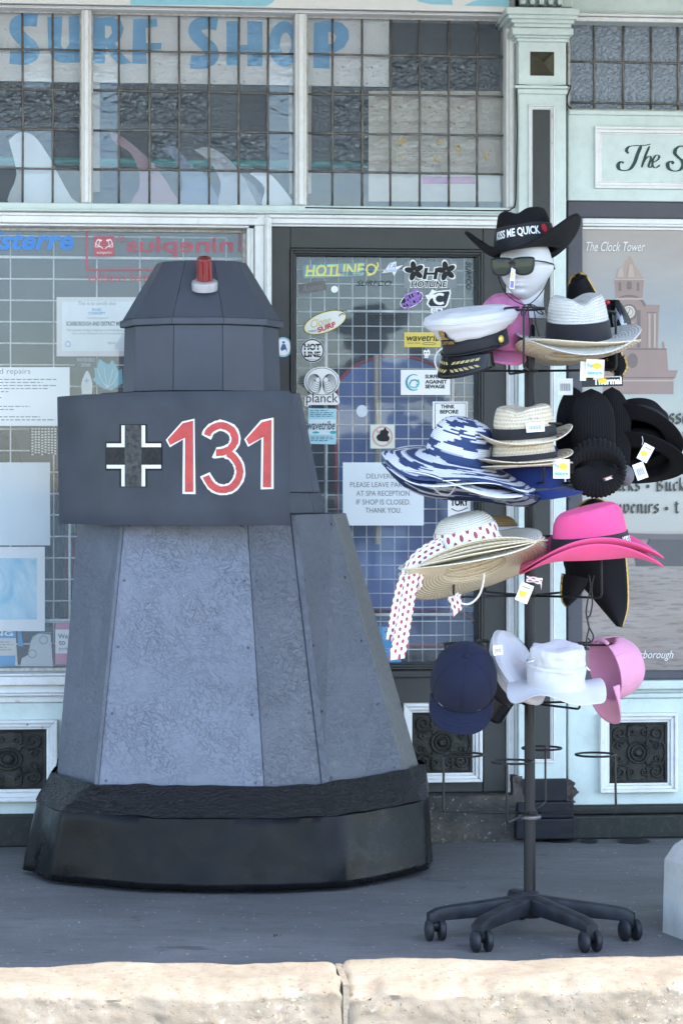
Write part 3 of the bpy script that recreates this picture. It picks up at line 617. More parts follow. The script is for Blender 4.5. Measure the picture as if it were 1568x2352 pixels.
# ---- the white display grids
def wires(name, label, xs, zs, d, r, thick=()):
    m = MB()
    for x in xs: m.tube([(x, d, zs[0]), (x, d, zs[-1])], r, 5)
    for z in zs: m.tube([(xs[0], d-2*r, z), (xs[-1], d-2*r, z)], r, 5)
    for p, q, w in thick: m.tube([p, q], w, 6)
    return tag(m.build(name, 'white_wire', matrix=FAC, smooth=True), label, 'display grid')
gz = lambda y: fz(100, y, .13)
wires('wire_grid', 'white wire display grid inside the left window', [fu(37+99*k, .13)-.02 for k in range(-12, 6)], [gz(542+49.3*k) for k in range(21)], .13, .0028,
      [((-2.3, .122, gz(591)), (fu(560, .13), .122, gz(591)), .0055), ((-2.3, .122, gz(1425)), (fu(560, .13), .122, gz(1425)), .006), ((fu(160, .13), .122, gz(1200)), (fu(160, .13), .122, gz(1425)), .0045)])
dz = lambda y: fz(880, y, .10)
wires('wire_grid', 'fine square white wire grid behind the door glass', [fu(713+32.1*k, .10) for k in range(-1, 13)], [dz(620+32.3*k) for k in range(-1, 29)], .10, .0021,
      [((fu(797, .1), .092, dz(715)), (fu(990, .1), .092, dz(715)), .005), ((fu(748, .1), .092, dz(760)), (fu(748, .1), .092, dz(1210)), .006), ((fu(1039, .1), .092, dz(863)), (fu(1039, .1), .092, dz(1412)), .006), ((fu(748, .1), .092, dz(1412)), (fu(1039, .1), .092, dz(1412)), .006)])
def slab(name, label, cat, c, d, loop, t=.04, trim=None, rough=.5):
    o = MB().solid(loop, onf(d), -t/2, t/2).build(name, mat(c, rough), matrix=FAC, bevel=.008, smooth=40); tag(o, label, cat)
    if trim: MB().tube([onf(d)(x, y, t/2) for x, y in loop], .007, 6, closed=True).build('piping', mat(trim), o, smooth=True)
    return o
slab('bodyboard', 'blue bodyboard with red piping standing behind the door glass', 'bodyboard', (.10, .17, .44), .30, arc(905, 905, 135, 88, 180, 0, 14)+[(1042, 1400), (770, 1400)], .05, (.45, .05, .05))
slab('bodyboard', 'pale blue board bag leaning behind the bodyboard in the doorway', 'board bag', (.26, .33, .52), .36, arc(1010, 900, 90, 90, 180, 0, 10)+[(1105, 1405), (900, 1405)], .05)
slab('bodyboard', 'second blue board with red edge lying low behind the door glass', 'bodyboard', (.07, .11, .30), .4, arc(960, 1480, 150, 95, 180, 0, 14), .06, (.45, .05, .06))
tag(MB().tube([onf(.2)(864, 815), onf(.2)(866, 1250)], .011, 10).build('tent_pole', mat((.50, .42, .30), .4), matrix=FAC, smooth=50), 'tan upright pole behind the door glass', 'pole')
def garment(label, c, x0, y0, x1, y1, d, seed):
    m = MB(); u0, z1_ = fp(x0, y0, d); u1, z0 = fp(x1, y1, d)
    m.grid(lambda a, b: (u0+(u1-u0)*(a-.5)*(1.0-.25*b**6)+(u1-u0)*.5, d+.025*sin(a*19+seed+b*2)+.02*noise.noise(Vector((a*3, b*2, seed))), z0+(z1_-z0)*b), 26, 10); return tag(m.build('garment', mat(c, .9), matrix=FAC, smooth=True, solid=.004), label, 'garment', 'clothes hanging in the shop')
garment('crimson garment hanging inside low in the left window', (.30, .02, .035), 148, 1195, 205, 1420, .35, 1)
garment('black garment hanging beside the crimson one inside', (.02, .02, .025), 60, 1080, 148, 1440, .4, 3); garment('lime green sleeve showing below the painted plate', (.28, .36, .06), 165, 1190, 190, 1225, .33, 5)
garment('charcoal garment hanging deep inside the left window', (.03, .035, .04), -160, 1000, 60, 1450, .55, 7); garment('dark garment low behind the door grid', (.025, .03, .03), 905, 1395, 1085, 1540, .62, 9)
# ---- vinyl lettering and papers on the left window
d = .0605
flatthing('window_lettering', 'blue italic lettering at the top left of the display window', 'lettering', d, [((.06, .24, .62), txt('Finisterre', -98, 527, 170, 574, shear=.28, bold=.03))])
RD = (.42, .10, .13)
flatthing('window_lettering', 'red reversed lettering in a red frame at the top of the window', 'lettering', d, [(RD, many(rect(197, 524.5, 553, 529), rect(197, 529, 202, 621), rect(548.5, 529, 553, 578), rect(202, 616.5, 470, 621), rect(215, 542, 263, 588), txt('nineplus', 290, 543, 535, 590, mirror=True, bold=.015), ringd(279, 548, 7, 1.6), txt('R', 276, 544, 282, 552, mirror=True), txt('authorised reseller', 197, 627, 428, 646, mirror=True))),
    (WHT, many(*[strk([(239+s*2, 571), (239+s*8, 566), (239+s*a, 560+b), (239+s*(a-4), 549+b/2), (239+s*5, 553)], 1.5) for s in (-1, 1) for a, b in ((18, 0), (12, 3), (20, 6))], txt('nineplus', 222, 576, 256, 584, mirror=True)))])
flatthing('certificate', 'framed white certificate with pink border taped in the left window', 'certificate', .078, [((.72, .66, .66), sheet(130, 682, 330, 818)), ((.80, .82, .83), sheet(142, 692, 322, 806)),
    ('ink_grey', many(txt('This is to certify that', 180, 692, 267, 703, shear=.3), txt('have kindly supported', 200, 728, 248, 733, shear=.3), txt('This valuable funding is helping to promote & progress', 154, 755, 298, 762, shear=.3), txt('Grass Roots Football in our local community', 166, 763, 285, 769, shear=.3), txt('Signed', 247, 784, 265, 791, shear=.3))),
    ((.05, .06, .09), txt('SCARBOROUGH AND DISTRICT MINOR LEAGUE', 152, 738, 322, 748, bold=.03)), ((.05, .25, .5), many(txt('FLUID\nCONCEPT', 203, 708, 242, 722, bold=.02), ringd(156, 790, 6, 1.5)))])
flatthing('notice', 'white printed notice about surfboard repairs in the left window', 'notice', .078, [('white_board', sheet(-160, 843, 160, 978)), ('ink_grey', many(txt('surfboard repairs', -70, 846, 70, 862), lns(-140, 0, 150, [(870, .93), (877, .82), (884, .93), (891, .86), (898, .55), (912, .5), (925, .45), (932, .72), (939, .6), (956, .8), (963, .92)], 2.4, 3)))])
def beads(m, mp, o):
    r = random.Random(5)
    for k in range(8):
        y = 983
        while y < 1042: m.add([mp(x, yy, o) for x, yy in ((72+k*7.5, y+3.6), (77+k*7.5, y+3.6), (77+k*7.5, y), (72+k*7.5, y))], [(0, 1, 2, 3)]); y += r.uniform(5.5, 7)
flatthing('bead_strings', 'black and white bead strings hanging beside the painted plate', 'beads', .112, [((.035, .03, .03), rect(68, 980, 134, 1044)), ((.62, .60, .55), beads)])
flatthing('paper_sheet', 'blank white sheet with a curled right edge in the window', 'paper', .078, [('pale_paper', sheet(-140, 1062, 115, 1253, .012))])
def seaprint():
    s = N('sea_print'); n = s.noise(s.co(), 7, 5, .6, 1.2); s.col(s.mix(s.ramp(n, .35, .65), (.22, .50, .68), (.58, .74, .80))); s.set(roughness=.5)
seaprint()
flatthing('art_print', 'white bordered pale blue sea print at the lower left window', 'print', .078, [(WHT, sheet(-150, 1256, 103, 1450)), ('sea_print', rect(-130, 1282, 85, 1423))])
flatthing('leaflet', 'blue and cream surf leaflet standing at the bottom left corner', 'leaflet', .10, [((.60, .58, .52), sheet(-60, 1452, 38, 1532, 0, -4)), ((.05, .28, .55), many(rect(-60, 1450, 36, 1466), rect(-50, 1506, 35, 1530))), (WHT, txt('SURFING', -90, 1450, 30, 1461, bold=.03)), ('ink_grey', lns(-50, 0, 30, [(1474, .9), (1480, 1), (1486, .8), (1492, .95)], 1.6, 4))])
flatthing('leaflet', 'folded blue leaflet edge behind the window grid', 'leaflet', .11, [((.06, .26, .48), poly((40, 1450), (48, 1450), (54, 1486), (41, 1484)))])
flatthing('wax_packet', 'clear bag of silver fin fittings on the window ledge', 'packet', .10, [((.50, .53, .52), poly((68, 1485), (75, 1462), (90, 1456), (116, 1458), (122, 1531), (46, 1531), (50, 1512), (64, 1505))), ((.28, .31, .32), many(ringd(100, 1470, 9, 2.4), ringd(74, 1502, 9, 2.4), strk([(68, 1490), (72, 1470), (88, 1456), (118, 1454)], 2)))])
flatthing('booklet', 'pink and white booklet beginning We to beside the window bags', 'booklet', .10, [(WHT, sheet(127, 1430, 178, 1526)), ((.55, .22, .33), many(rect(127, 1430, 178, 1446), rect(127, 1501, 178, 1526))), ('ink_grey', many(txt('We', 133, 1456, 156, 1467, bold=.02), txt('to', 135, 1471, 150, 1482, bold=.02), txt('york', 135, 1486, 156, 1496)))])
flatthing('window_sticker', 'light blue leaf shaped cut out beside the turret in the window', 'sticker', .078, [((.16, .46, .58), poly((213, 872), (218, 866), (216, 842), (222, 848), (228, 824), (240, 832), (250, 838), (258, 826), (272, 852), (280, 846), (282, 880), (266, 890), (256, 896), (236, 892), (224, 882))), (WHT, many(*[strk([(246, 890), (246+dx, 870-dy), (246+dx*1.6, 848-dy)], 1.2) for dx, dy in ((-14, 0), (-4, 4), (8, 0), (15, -8))]))])
flatthing('hanging_tag', 'small white surfboard shaped tag with a blue star in the window', 'tag', .078, [((.70, .72, .70), poly(*bez([(188, 905), (187, 880), (194, 860), (200, 851), (206, 860), (212, 880), (211, 905)], 4))), ((.25, .42, .58), poly((199, 866), (201, 872), (206, 874), (201, 876), (199, 883), (197, 876), (192, 874), (197, 872)))])
flatthing('postcard', 'dark postcard lettered in colours beneath the certificate', 'postcard', .10, [((.05, .06, .07), rect(172, 816, 222, 846)), ((.35, .38, .40), many(txt('WATERHERO\nSAFARI', 176, 822, 218, 842, bold=.02)))])
# ---- stickers and notices on the door glass
d = .0335
CY = (.10, .45, .55); YE = (.72, .66, .16)
def stick(name, label, layers): return flatthing(name, label, 'notice' if name == 'notice' else 'sticker', d, layers)
stick('sticker', 'long yellow and cyan HOTLINE sticker at the top of the door', [((.22, .28, .30), sheet(695, 606, 833, 637, 0, -3)), (CY, txt('HOTLINE', 698, 605, 838, 635, shear=.15, bold=.05, rot=-2)), (YE, many(txt('HOTLINE', 701, 607, 836, 633, shear=.15, bold=.02, rot=-2), ringd(852, 618, 11, 4), strk([(843, 632), (856, 628), (867, 612), (866, 602)], 4), rect(699, 631, 778, 634))), ((.05, .16, .38), many(txt('WETSUITS USA', 780, 624, 832, 631, bold=.02), txt('H', 847, 612, 858, 626, shear=.2, bold=.05)))])
stick('sticker', 'white and blue star shaped sticker between the two HOTLINE stickers', [(WHT, poly((876, 627), (888, 614), (894, 604), (910, 600), (909, 612), (926, 608), (912, 619), (905, 634), (900, 624))), ((.08, .25, .60), many(txt('TA', 892, 605, 908, 616, shear=.3), txt('BLEARES', 884, 618, 912, 624, shear=.2)))])
fl = lambda cx, cy, s: many(*[disc(cx+s*13*cos(R(a)), cy+s*13*sin(R(a)), s*11, s*7, a) for a in (-100, -30, 40, 110, 190)])
stick('sticker', 'black HOTLINE sticker with two flowers at the top right of the door', [((.20, .23, .25), sheet(927, 601, 1048, 662)), (WHT, many(fl(951, 622, 1.12), fl(1024, 622, 1.12), txt('H', 968, 613, 1009, 643, shear=.12, bold=.08), txt('HOTLINE', 941, 643, 1028, 661, shear=.15, bold=.08))), (INK, many(fl(951, 622, .95), fl(1024, 622, .95), txt('H', 970, 615, 1007, 641, shear=.12, bold=.03), txt('HOTLINE', 943, 645, 1026, 659, shear=.15, bold=.02)))])
stick('sticker', 'black brush lettered SURFCO sticker set level on the door glass', [(INK, txt('SURFCO', 818, 644, 899, 656, shear=.25, bold=.01))])
stick('sticker', 'black brush lettered SURFCO sticker running down the right side', [(INK, txt('SURFCO', 1044, 627, 1108, 639, shear=.25, bold=.01, rot=90))])
stick('sticker', 'faded brown oblong sticker at the upper left of the door', [((.13, .12, .12), sheet(687, 648, 748, 670, 0, -9)), ((.24, .23, .23), txt('Animal', 692, 652, 744, 668, shear=.3, rot=-9))])
stick('sticker', 'plain round white sticker below the long HOTLINE one', [(WHT, disc(768, 664, 8))])
stick('sticker', 'purple and blue bubble lettered sticker by the C sticker', [(WHT, poly(*ell(945, 688, 29, 16, 20, -28))), (INK, poly(*ell(945, 688, 27, 14, 20, -28))), ((.30, .16, .52), many(txt('FLUID', 928, 668, 966, 688, bold=.05, rot=-26), txt('CONCEPT', 921, 686, 972, 703, bold=.05, rot=-26)))])
stick('sticker', 'black sticker with a big white C and star', [(WHT, poly((984, 676), (992, 664), (1002, 668), (1034, 665), (1036, 672), (1028, 700), (1022, 706), (986, 706), (979, 698), (982, 688), (976, 678))), ((.025, .035, .045), poly((988, 678), (1003, 671), (1031, 668), (1032, 673), (1024, 699), (1020, 703), (988, 703), (983, 697), (987, 688))), (WHT, many(lambda m, mp, o: m.ribbon(arc(1010, 686, 13, 11, 50, 310, 14), 6, mp, o), poly((992, 668), (995, 676), (1003, 676), (997, 681), (999, 689), (992, 684), (985, 689), (987, 681), (981, 676), (989, 676))))])
stick('sticker', 'tiny white sticker with two marks under the C sticker', [(WHT, rect(989, 707, 1016, 719)), ((.1, .2, .4), many(ringd(997, 713, 3.5, 1.2), rect(1005, 710, 1012, 716)))])
stick('sticker', 'grey lettered NORTHCORE sticker in the middle of the door', [((.05, .055, .06), many(txt('NORTHCORE', 846, 723, 911, 733, bold=.02), lns(848, 0, 910, [(736, 1)], 1, 2)))])
stick('sticker', 'cream oval surf sticker outlined in black and yellow', [(INK, poly(*ell(746, 740, 52, 24, 30, -20))), (YE, poly(*ell(746, 740, 50.5, 22.5, 30, -20))), ((.72, .72, .68), poly(*ell(746, 740, 48.5, 20.5, 30, -20))), ((.5, .42, .08), txt('Clone', 712, 730, 760, 748, shear=.4, rot=-14)), ((.5, .04, .05), txt('SURF', 727, 745, 772, 757, shear=.1, bold=.04, rot=-20)), (INK, many(strk([(778, 726), (784, 720), (790, 722)], 2), txt('SCARBORO', 707, 758, 728, 762, rot=-6)))])
stick('sticker', 'yellow script lettered sticker behind the captain cap', [((.66, .52, .10), sheet(928, 763, 1012, 797)), (INK, many(txt('wavetribe', 933, 767, 1020, 783, shear=.2, bold=.015), ringd(985, 789, 15, 1, 2.5), lns(935, 0, 965, [(787, 1)], 1.2, 2)))])
stick('sticker', 'little white skull sticker on the door glass', [(WHT, many(poly((972, 805), (976, 803), (979, 806), (983, 802), (987, 805), (987, 814), (982, 818), (975, 818), (972, 813)), rect(974, 818.5, 983, 822))), (INK, many(disc(976, 810, 1.8), disc(982, 810, 1.8)))])
stick('sticker', 'round white sticker reading HOT LINE in a black ring', [(WHT, disc(717, 805, 28)), (INK, many(ringd(717, 805, 25.5, 3), txt('HOT', 698, 789, 736, 804, bold=.05), txt('LINE', 698, 807, 736, 820, bold=.05), txt('HOTSUITS', 704, 824, 730, 827))), (WHT, many(rect(697, 796.5, 737, 798), rect(697, 812, 737, 813.5)))])
def rings(m, mp, o):
    for s in (-1, 1):
        for k in range(7): m.ribbon(ell(739+s*(9+k*1.4), 872+k*1.8, 4+k*1.6+2, 6+k*3.0, 26), .9, mp, o+.0001*k, closed=True)
        m.flat(ell(739+s*17, 874, 1.8, 1.8, 8), mp, o)
stick('sticker', 'white cut out sticker of two ringed circles above the word planck', [(WHT, many(disc(739, 876, 41, 34), poly((700, 912), (712, 906), (722, 906), (728, 900), (750, 900), (765, 898), (773, 905), (778, 912), (780, 924), (774, 930), (712, 930), (706, 934), (699, 932)))), (INK, many(ringd(739, 876, 37, 1.3, 31), rings, txt('planck', 703, 903, 776, 931)))])
stick('notice', 'white square notice reading SURFERS AGAINST SEWAGE with teal wave', [(WHT, sheet(920, 849, 1033, 907)), (INK, many(txt('SURFERS', 976, 860, 1017, 869, bold=.04), txt('AGAINST', 976, 872, 1026, 881, bold=.04), txt('SEWAGE', 976, 883, 1021, 892, bold=.04))), ((.03, .30, .38), many(lambda m, mp, o: m.ribbon(arc(950, 878, 17, 18, 60, 300, 16), [1+.5*i for i in range(9)]+[5-.5*i for i in range(8)], mp, o), strk([(939, 884), (945, 874), (955, 873), (962, 880), (956, 884)], 3.2))), ((.10, .52, .62), lambda m, mp, o: m.ribbon(arc(950, 878, 12, 12, 200, 400, 14), [2+.3*i for i in range(8)]+[4-.5*i for i in range(7)], mp, o))])
stick('sticker', 'large clear round sticker with white rim behind the captain cap', [(WHT, ringd(1030, 828, 32, 3))])
stick('notice', 'white notice with black border beginning THINK BEFORE', [(WHT, sheet(993, 922, 1074, 985)), (INK, many(txt('THINK', 1012, 929, 1044, 938, bold=.04), txt('BEFORE', 1010, 941, 1052, 950, bold=.04), rect(998, 925, 1070, 926.2), rect(998, 926.4, 999.2, 980), rect(1069, 926.4, 1070, 980)))])
stick('sticker', 'worn light blue wavetribe sticker on the left of the door', [((.36, .62, .72), sheet(707, 938, 772, 1020, 0, 1)), ((.66, .74, .76), rect(709, 963, 771, 998)), ((.03, .10, .14), many(txt('wavetribe', 706, 966, 769, 987, shear=.2, bold=.02), lns(712, 0, 768, [(942, .7), (947, .95), (951, .9), (955, .95)], 1.5, 3), lns(714, 0, 768, [(1003, .9), (1007, .95), (1011, .7)], 1.5, 7))), ((.02, .38, .42), many(disc(765, 993, 8, 4), disc(725, 993, 8, 2.5)))])
stick('notice', 'pale green no fouling sign with a pink ring by the striped hats', [((.62, .68, .58), sheet(850, 975, 906, 1030)), ((.60, .32, .34), many(ringd(878, 1002, 22, 4), strk([(863, 987), (893, 1017)], 4, False))), (INK, poly(*bez([(868, 1012), (864, 1004), (868, 998), (872, 996), (873, 989), (880, 987), (884, 981), (888, 988), (893, 992), (890, 999), (894, 1004), (892, 1012), (880, 1014), (868, 1012)], 3)))])
stick('notice', 'white paper notice about deliveries and parcels on the door', [('pale_paper', sheet(787, 1062, 973, 1207)), ('ink_grey', many(txt('DELIVERIES:', 841, 1088, 917, 1099), txt('PLEASE LEAVE PARCELS', 804, 1107, 954, 1119), txt('AT SPA RECEPTION', 818, 1127, 940, 1139), txt('IF SHOP IS CLOSED.', 818, 1147, 942, 1159), txt('THANK YOU.', 839, 1166, 921, 1178)))])
stick('sticker', 'torn round white sticker above the no fouling sign', [((.55, .60, .66), disc(831, 944, 13, 14))])
stick('sticker', 'small black lettered white sticker below the striped hats', [(WHT, sheet(1028, 1133, 1080, 1190)), (INK, many(txt('TORY', 1034, 1146, 1076, 1162, bold=.06), strk([(1036, 1142), (1050, 1138), (1070, 1143)], 2), strk([(1036, 1168), (1052, 1174), (1074, 1166)], 2)))])
stick('sticker', 'dark sticker with pale letters above the TORY sticker', [((.05, .06, .07), sheet(1030, 1098, 1078, 1130)), ((.45, .52, .55), txt('ALLY', 1034, 1108, 1074, 1126, bold=.05))])
stick('leaflet', 'blue leaflet low on the left of the door glass', [((.08, .30, .58), sheet(862, 1440, 921, 1534)), ((.35, .55, .72), many(txt('SURF', 868, 1450, 900, 1462, rot=90), lns(870, 0, 915, [(1490, .8), (1496, .9)], 1.5, 2)))])
flatthing('sticker', 'round white and blue club sticker on the left door stile', 'sticker', -.0135, [((.30, .48, .62), disc(650, 797, 21, 23)), (WHT, disc(650, 797, 17, 19)), ((.04, .12, .30), many(poly((644, 800), (648, 790), (655, 790), (660, 808), (655, 802), (646, 806)), disc(651, 786, 3)))])
# ---- the poster with clock tower, sea and blackletter
def posterprint():
    s = N('poster_print'); g = s.n('TexCoord'); sx = s.n('SeparateXYZ'); s.l(g.outputs['Object'], sx.inputs[0]); z0, z1_ = fz(1450, 1541, .02), fz(1400, 526, .02)
    t = s.math('DIVIDE', s.math('SUBTRACT', sx.outputs[2], z0), z1_-z0); r = s.n('ValToRGB'); s.l(t, r.inputs[0]); e = r.color_ramp.elements
    cols = [(0, (.20, .155, .145)), (.12, (.27, .22, .205)), (.235, (.24, .205, .195)), (.305, (.27, .21, .20)), (.318, (.42, .42, .39)), (.40, (.47, .49, .46)), (.60, (.40, .44, .43)), (.80, (.27, .30, .335)), (.92, (.31, .29, .28)), (1, (.33, .275, .25))]
    while len(e) < len(cols): e.new(.5)
    for q, (p, c) in zip(e, cols): q.position = p; q.color = (*c, 1)
    cl = s.noise(s.co(scale=(1, 1, 4)), 2.2, 5, .6); base = s.mix(s.math('MULTIPLY', s.ramp(cl, .4, .7), .45), r.outputs[0], (.40, .37, .35))
    wv = s.noise(s.co(scale=(1, 1, 7)), 14, 4, .65); sea_ = s.ramp(t, .30, .308, (1, 1, 1, 1), (0, 0, 0, 1))
    base = s.mix(s.math('MULTIPLY', s.math('MULTIPLY', s.ramp(wv, .5, .66), sea_), .62), base, (.095, .075, .072))
    s.col(base); s.set(roughness=.32); s.bump(s.noise(s.co(), 400, 1), .05, .001)
posterprint()
pst = thing('poster', 'large poster of a clock tower above the sea in the slate frame', 'poster', FAC); pd = .02; mp = onf(pd)
MB().box(fu(1335, pd), 2.28, pd, pd+.01, fz(1450, 1543, pd), fz(1400, 524, pd)).build('sheet', 'poster_print', pst)
TB, TM, TD = (.40, .31, .27), (.32, .235, .215), (.19, .155, .15)
tw = [(TB, [poly((1352+60, 640), (1420, 618), (1436, 606), (1450, 606), (1466, 618), (1478, 638)), poly((1428, 606), (1446, 586), (1458, 606))]),
      (TM, [poly((1410, 640), (1480, 640), (1478, 646), (1474, 686), (1414, 686), (1411, 646)), poly(*([(1404, 706)]+arc(1444, 706, 40, 32, 180, 0, 12)+[(1484, 706), (1484, 800), (1404, 800)])), poly((1400, 692), (1412, 692), (1412, 800), (1400, 800)), poly((1480, 700), (1515, 700), (1512, 718), (1510, 800), (1482, 800)), poly((1390, 800), (1530, 800), (1534, 850), (1386, 850)), poly((1380, 850), (1556, 850), (1550, 868), (1384, 868)), poly((1384, 868), (1546, 868), (1546, 905), (1384, 905)), poly((1520, 784), (1524, 784), (1527, 810), (1532, 815), (1528, 822), (1530, 845), (1516, 845), (1518, 822), (1514, 815), (1520, 810))]),
      (TD, [lambda m, mp, o: m.ribbon(arc(1444, 706, 36, 27, 175, 5, 14), 5, mp, o), poly(*([(1439, 664)]+arc(1444.5, 652, 5.5, 7, 180, 0, 6)+[(1450, 664)])), poly((1420, 648), (1426, 648), (1426, 668), (1420, 668)), poly((1462, 648), (1467, 648), (1467, 668), (1462, 668)), poly((1462, 712), (1470, 712), (1470, 798), (1462, 798)), poly((1484, 716), (1508, 716), (1508, 718), (1484, 718)), disc(1452, 828, 12, 17), poly((1384, 866), (1550, 866), (1550, 868), (1384, 868)), ringd(1444, 717, 17, 4), poly((1400, 800), (1530, 800), (1530, 803), (1400, 803))]),
      ((.46, .38, .34), [poly((1420, 618), (1428, 612), (1432, 636), (1416, 636)), poly((1445, 607), (1452, 607), (1456, 636), (1440, 636)), poly((1404, 706), (1410, 706), (1410, 800), (1404, 800)), poly((1488, 720), (1493, 720), (1493, 798), (1488, 798)), poly((1500, 720), (1505, 720), (1505, 798), (1500, 798)), poly((1410, 640), (1480, 640), (1480, 643), (1410, 643)), poly((1412, 684), (1476, 684), (1476, 688), (1412, 688)), poly((1416, 740), (1456, 740), (1456, 742), (1416, 742)), poly((1416, 765), (1456, 765), (1456, 767), (1416, 767)), poly((1384, 872), (1546, 872), (1546, 876), (1384, 876)), poly((1390, 808), (1430, 808), (1430, 844), (1392, 844))]),
      ((.62, .58, .52), [disc(1443, 716, 14)]), (TD, [ringd(1443, 716, 9.5, 1.2), strk([(1443, 716), (1446, 706)], 1.6, False), strk([(1443, 716), (1438, 726)], 1.8, False)]),
      ((.105, .105, .11), [poly((1455, 1268), (1478, 1262), (1492, 1238), (1500, 1233), (1640, 1233), (1640, 1300), (1462, 1300))]), ((.17, .15, .15), [poly((1420, 1224), (1460, 1225), (1520, 1227), (1640, 1226), (1640, 1240), (1420, 1238))]),
      (WHT, [txt('The Clock Tower', 1345, 555, 1480, 577, shear=.35), txt('Scarborough', 1440, 1494, 1545, 1518, shear=.35)])]
for i, (c, fs) in enumerate(tw):
    m = MB()
    for k, f in enumerate(fs):
        f(m, mp, .0006+.0009*i+.00004*k)
        if i == 8 and k == 0: m.build('lettering', c, pst); m = MB()
    m.build('printed_picture' if i < 8 else 'lettering', mat(c) if isinstance(c, tuple) else c, pst)
BL = {'u': (.95, [[(.1, .95), (.2, 1), (.2, .15), (.35, 0), (.6, .15)], [(.62, 1), (.62, .1), (.8, 0)]]), 'v': (.9, [[(.05, .9), (.2, 1), (.2, .2), (.45, 0), (.7, .3), (.72, .8), (.5, 1)]]), 'e': (.8, [[(.2, .5), (.6, .75), (.45, 1), (.2, .8), (.2, .2), (.4, 0), (.7, .2)]]), 'n': (.95, [[(.05, .85), (.2, 1), (.2, 0)], [(.22, .8), (.5, 1), (.65, .85), (.65, .1), (.8, 0)]]),
      'i': (.45, [[(.05, .85), (.2, 1), (.2, .1), (.35, 0)], [(.14, 1.35), (.3, 1.5)]]), 'r': (.7, [[(.05, .85), (.2, 1), (.2, 0)], [(.22, .75), (.45, 1), (.6, .85)]]), 's': (.75, [[(.65, .85), (.45, 1), (.2, .85), (.25, .6), (.6, .4), (.6, .12), (.35, 0), (.1, .15)]]), 'a': (.85, [[(.15, .85), (.4, 1), (.6, .85), (.6, .1), (.75, 0)], [(.6, .55), (.25, .45), (.15, .2), (.3, 0), (.6, .25)]]),
      'c': (.75, [[(.65, .85), (.45, 1), (.2, .8), (.2, .2), (.4, 0), (.65, .18)]]), 'k': (.85, [[(.2, 1.5), (.2, 0)], [(.22, .55), (.6, 1)], [(.3, .55), (.65, 0), (.8, .1)]]), 'm': (1.4, [[(.05, .85), (.2, 1), (.2, 0)], [(.22, .8), (.5, 1), (.65, .85), (.65, 0)], [(.67, .8), (.95, 1), (1.1, .85), (1.1, .1), (1.25, 0)]]), 'w': (1.3, [[(.05, .9), (.2, 1), (.2, .15), (.4, 0), (.62, .2)], [(.62, 1), (.62, .15), (.85, 0), (1.08, .3), (1.08, .8), (.9, 1)]]),
      'l': (.45, [[(.1, 1.4), (.2, 1.5), (.2, .1), (.38, 0)]]), 'B': (1.15, [[(.25, 1.4), (.25, 0), (.7, .05), (.9, .3), (.75, .6), (.3, .75)], [(.1, 1.3), (.5, 1.45), (.8, 1.25), (.75, .95), (.35, .75)]]), 'L': (1, [[(.1, 1.35), (.35, 1.45), (.35, .1), (.2, 0), (.9, .05)]]), 'd': (.9, [[(.3, 1.5), (.65, 1.1), (.65, .2), (.4, 0), (.2, .2), (.2, .8), (.55, .95)]]), 't': (.6, [[(.25, 1.3), (.25, .15), (.4, 0), (.6, .1)], [(.08, 1), (.5, 1)]]), '*': (1.0, None), ' ': (.45, [])}
for word, x, base, h in (('assetts', 1514, 973, 23), ('wellery', 1521, 1025, 23), ('ames * L', 1436, 1077, 20), ('acks * Buckets', 1410, 1127, 20), ('uvenirs * t', 1411, 1178, 20)):
    m = MB()
    for ch in word:
        w, st = BL.get(ch, BL['n'])
        if st is None: m.flat(ell(x+.5*h*w*.9, base-.5*h, .22*h, .22*h, 12), mp, .008)
        else:
            for k, s_ in enumerate(st): m.nib([(x+a*h*.92, base-b*h) for a, b in s_], .30*h, R(42), mp, .008+.0001*k)
        x += w*h*.92
        if x > 1640: break
    m.build('lettering', mat((.085, .085, .08)), pst)

# ================================================================ GREY TAPERED SHOW PROP (plain panels, curved plate with numbers, black skirt)
def strand_board(name, c, strong=1.0):
    s = N(name); hs = []
    for k, a in enumerate((18, 75, 128, 160)):
        mp2 = s.n('Mapping'); mp2.inputs[3].default_value = (30, 30, 230); mp2.inputs[1].default_value = (k*7.3, k*3.1, k*5.7); s.l(s.co(rot=(0, R(a), 0)), mp2.inputs[0]); hs.append(s.ramp(s.noise(mp2.outputs[0], 1.0, 2, .5, .3), .60, .65))
    h = s.math('MAXIMUM', s.math('MAXIMUM', hs[0], hs[1]), s.math('MAXIMUM', hs[2], hs[3])); mask = s.ramp(s.noise(s.co(), 7, 4), .30, .62); h = s.math('MULTIPLY', h, mask)
    n1 = s.noise(s.co(), 4, 4); big = s.noise(s.co(), 60, 3)
    b = s.mix(s.ramp(n1, .3, .7), tuple(x*.9 for x in c), tuple(x*1.08 for x in c)); b = s.mix(s.math('MULTIPLY', s.ramp(s.math('MAXIMUM', hs[1], hs[2]), .5, 1), s.math('MULTIPLY', mask, .6*strong)), b, tuple(x*.30 for x in c))
    wear = s.ramp(s.noise(s.co(scale=(1, 1, .16)), 70, 3, .6), .74, .78); b = s.mix(s.math('MULTIPLY', wear, .5), b, (.45, .47, .5))
    s.col(b); s.set(roughness=s.ramp(big, .3, .7, (.33,)*3+(1,), (.48,)*3+(1,))); s.bump(s.mix(.3, s.math('SUBTRACT', 1, h), big), .6*strong, .004)
strand_board('board_front_lit', (.150, .168, .222), 1.0); strand_board('board_side', (.082, .093, .126), .8); strand_board('board_back', (.13, .132, .135), .6)  # same paint all round; the front board's sky sheen is put into its colour
plain('prop_grey', (.062, .070, .094), .36, 0, .10, 5, .10, 160); plain('plate_grey', (.042, .049, .066), .38, 0, .22, 5, .10, 60)
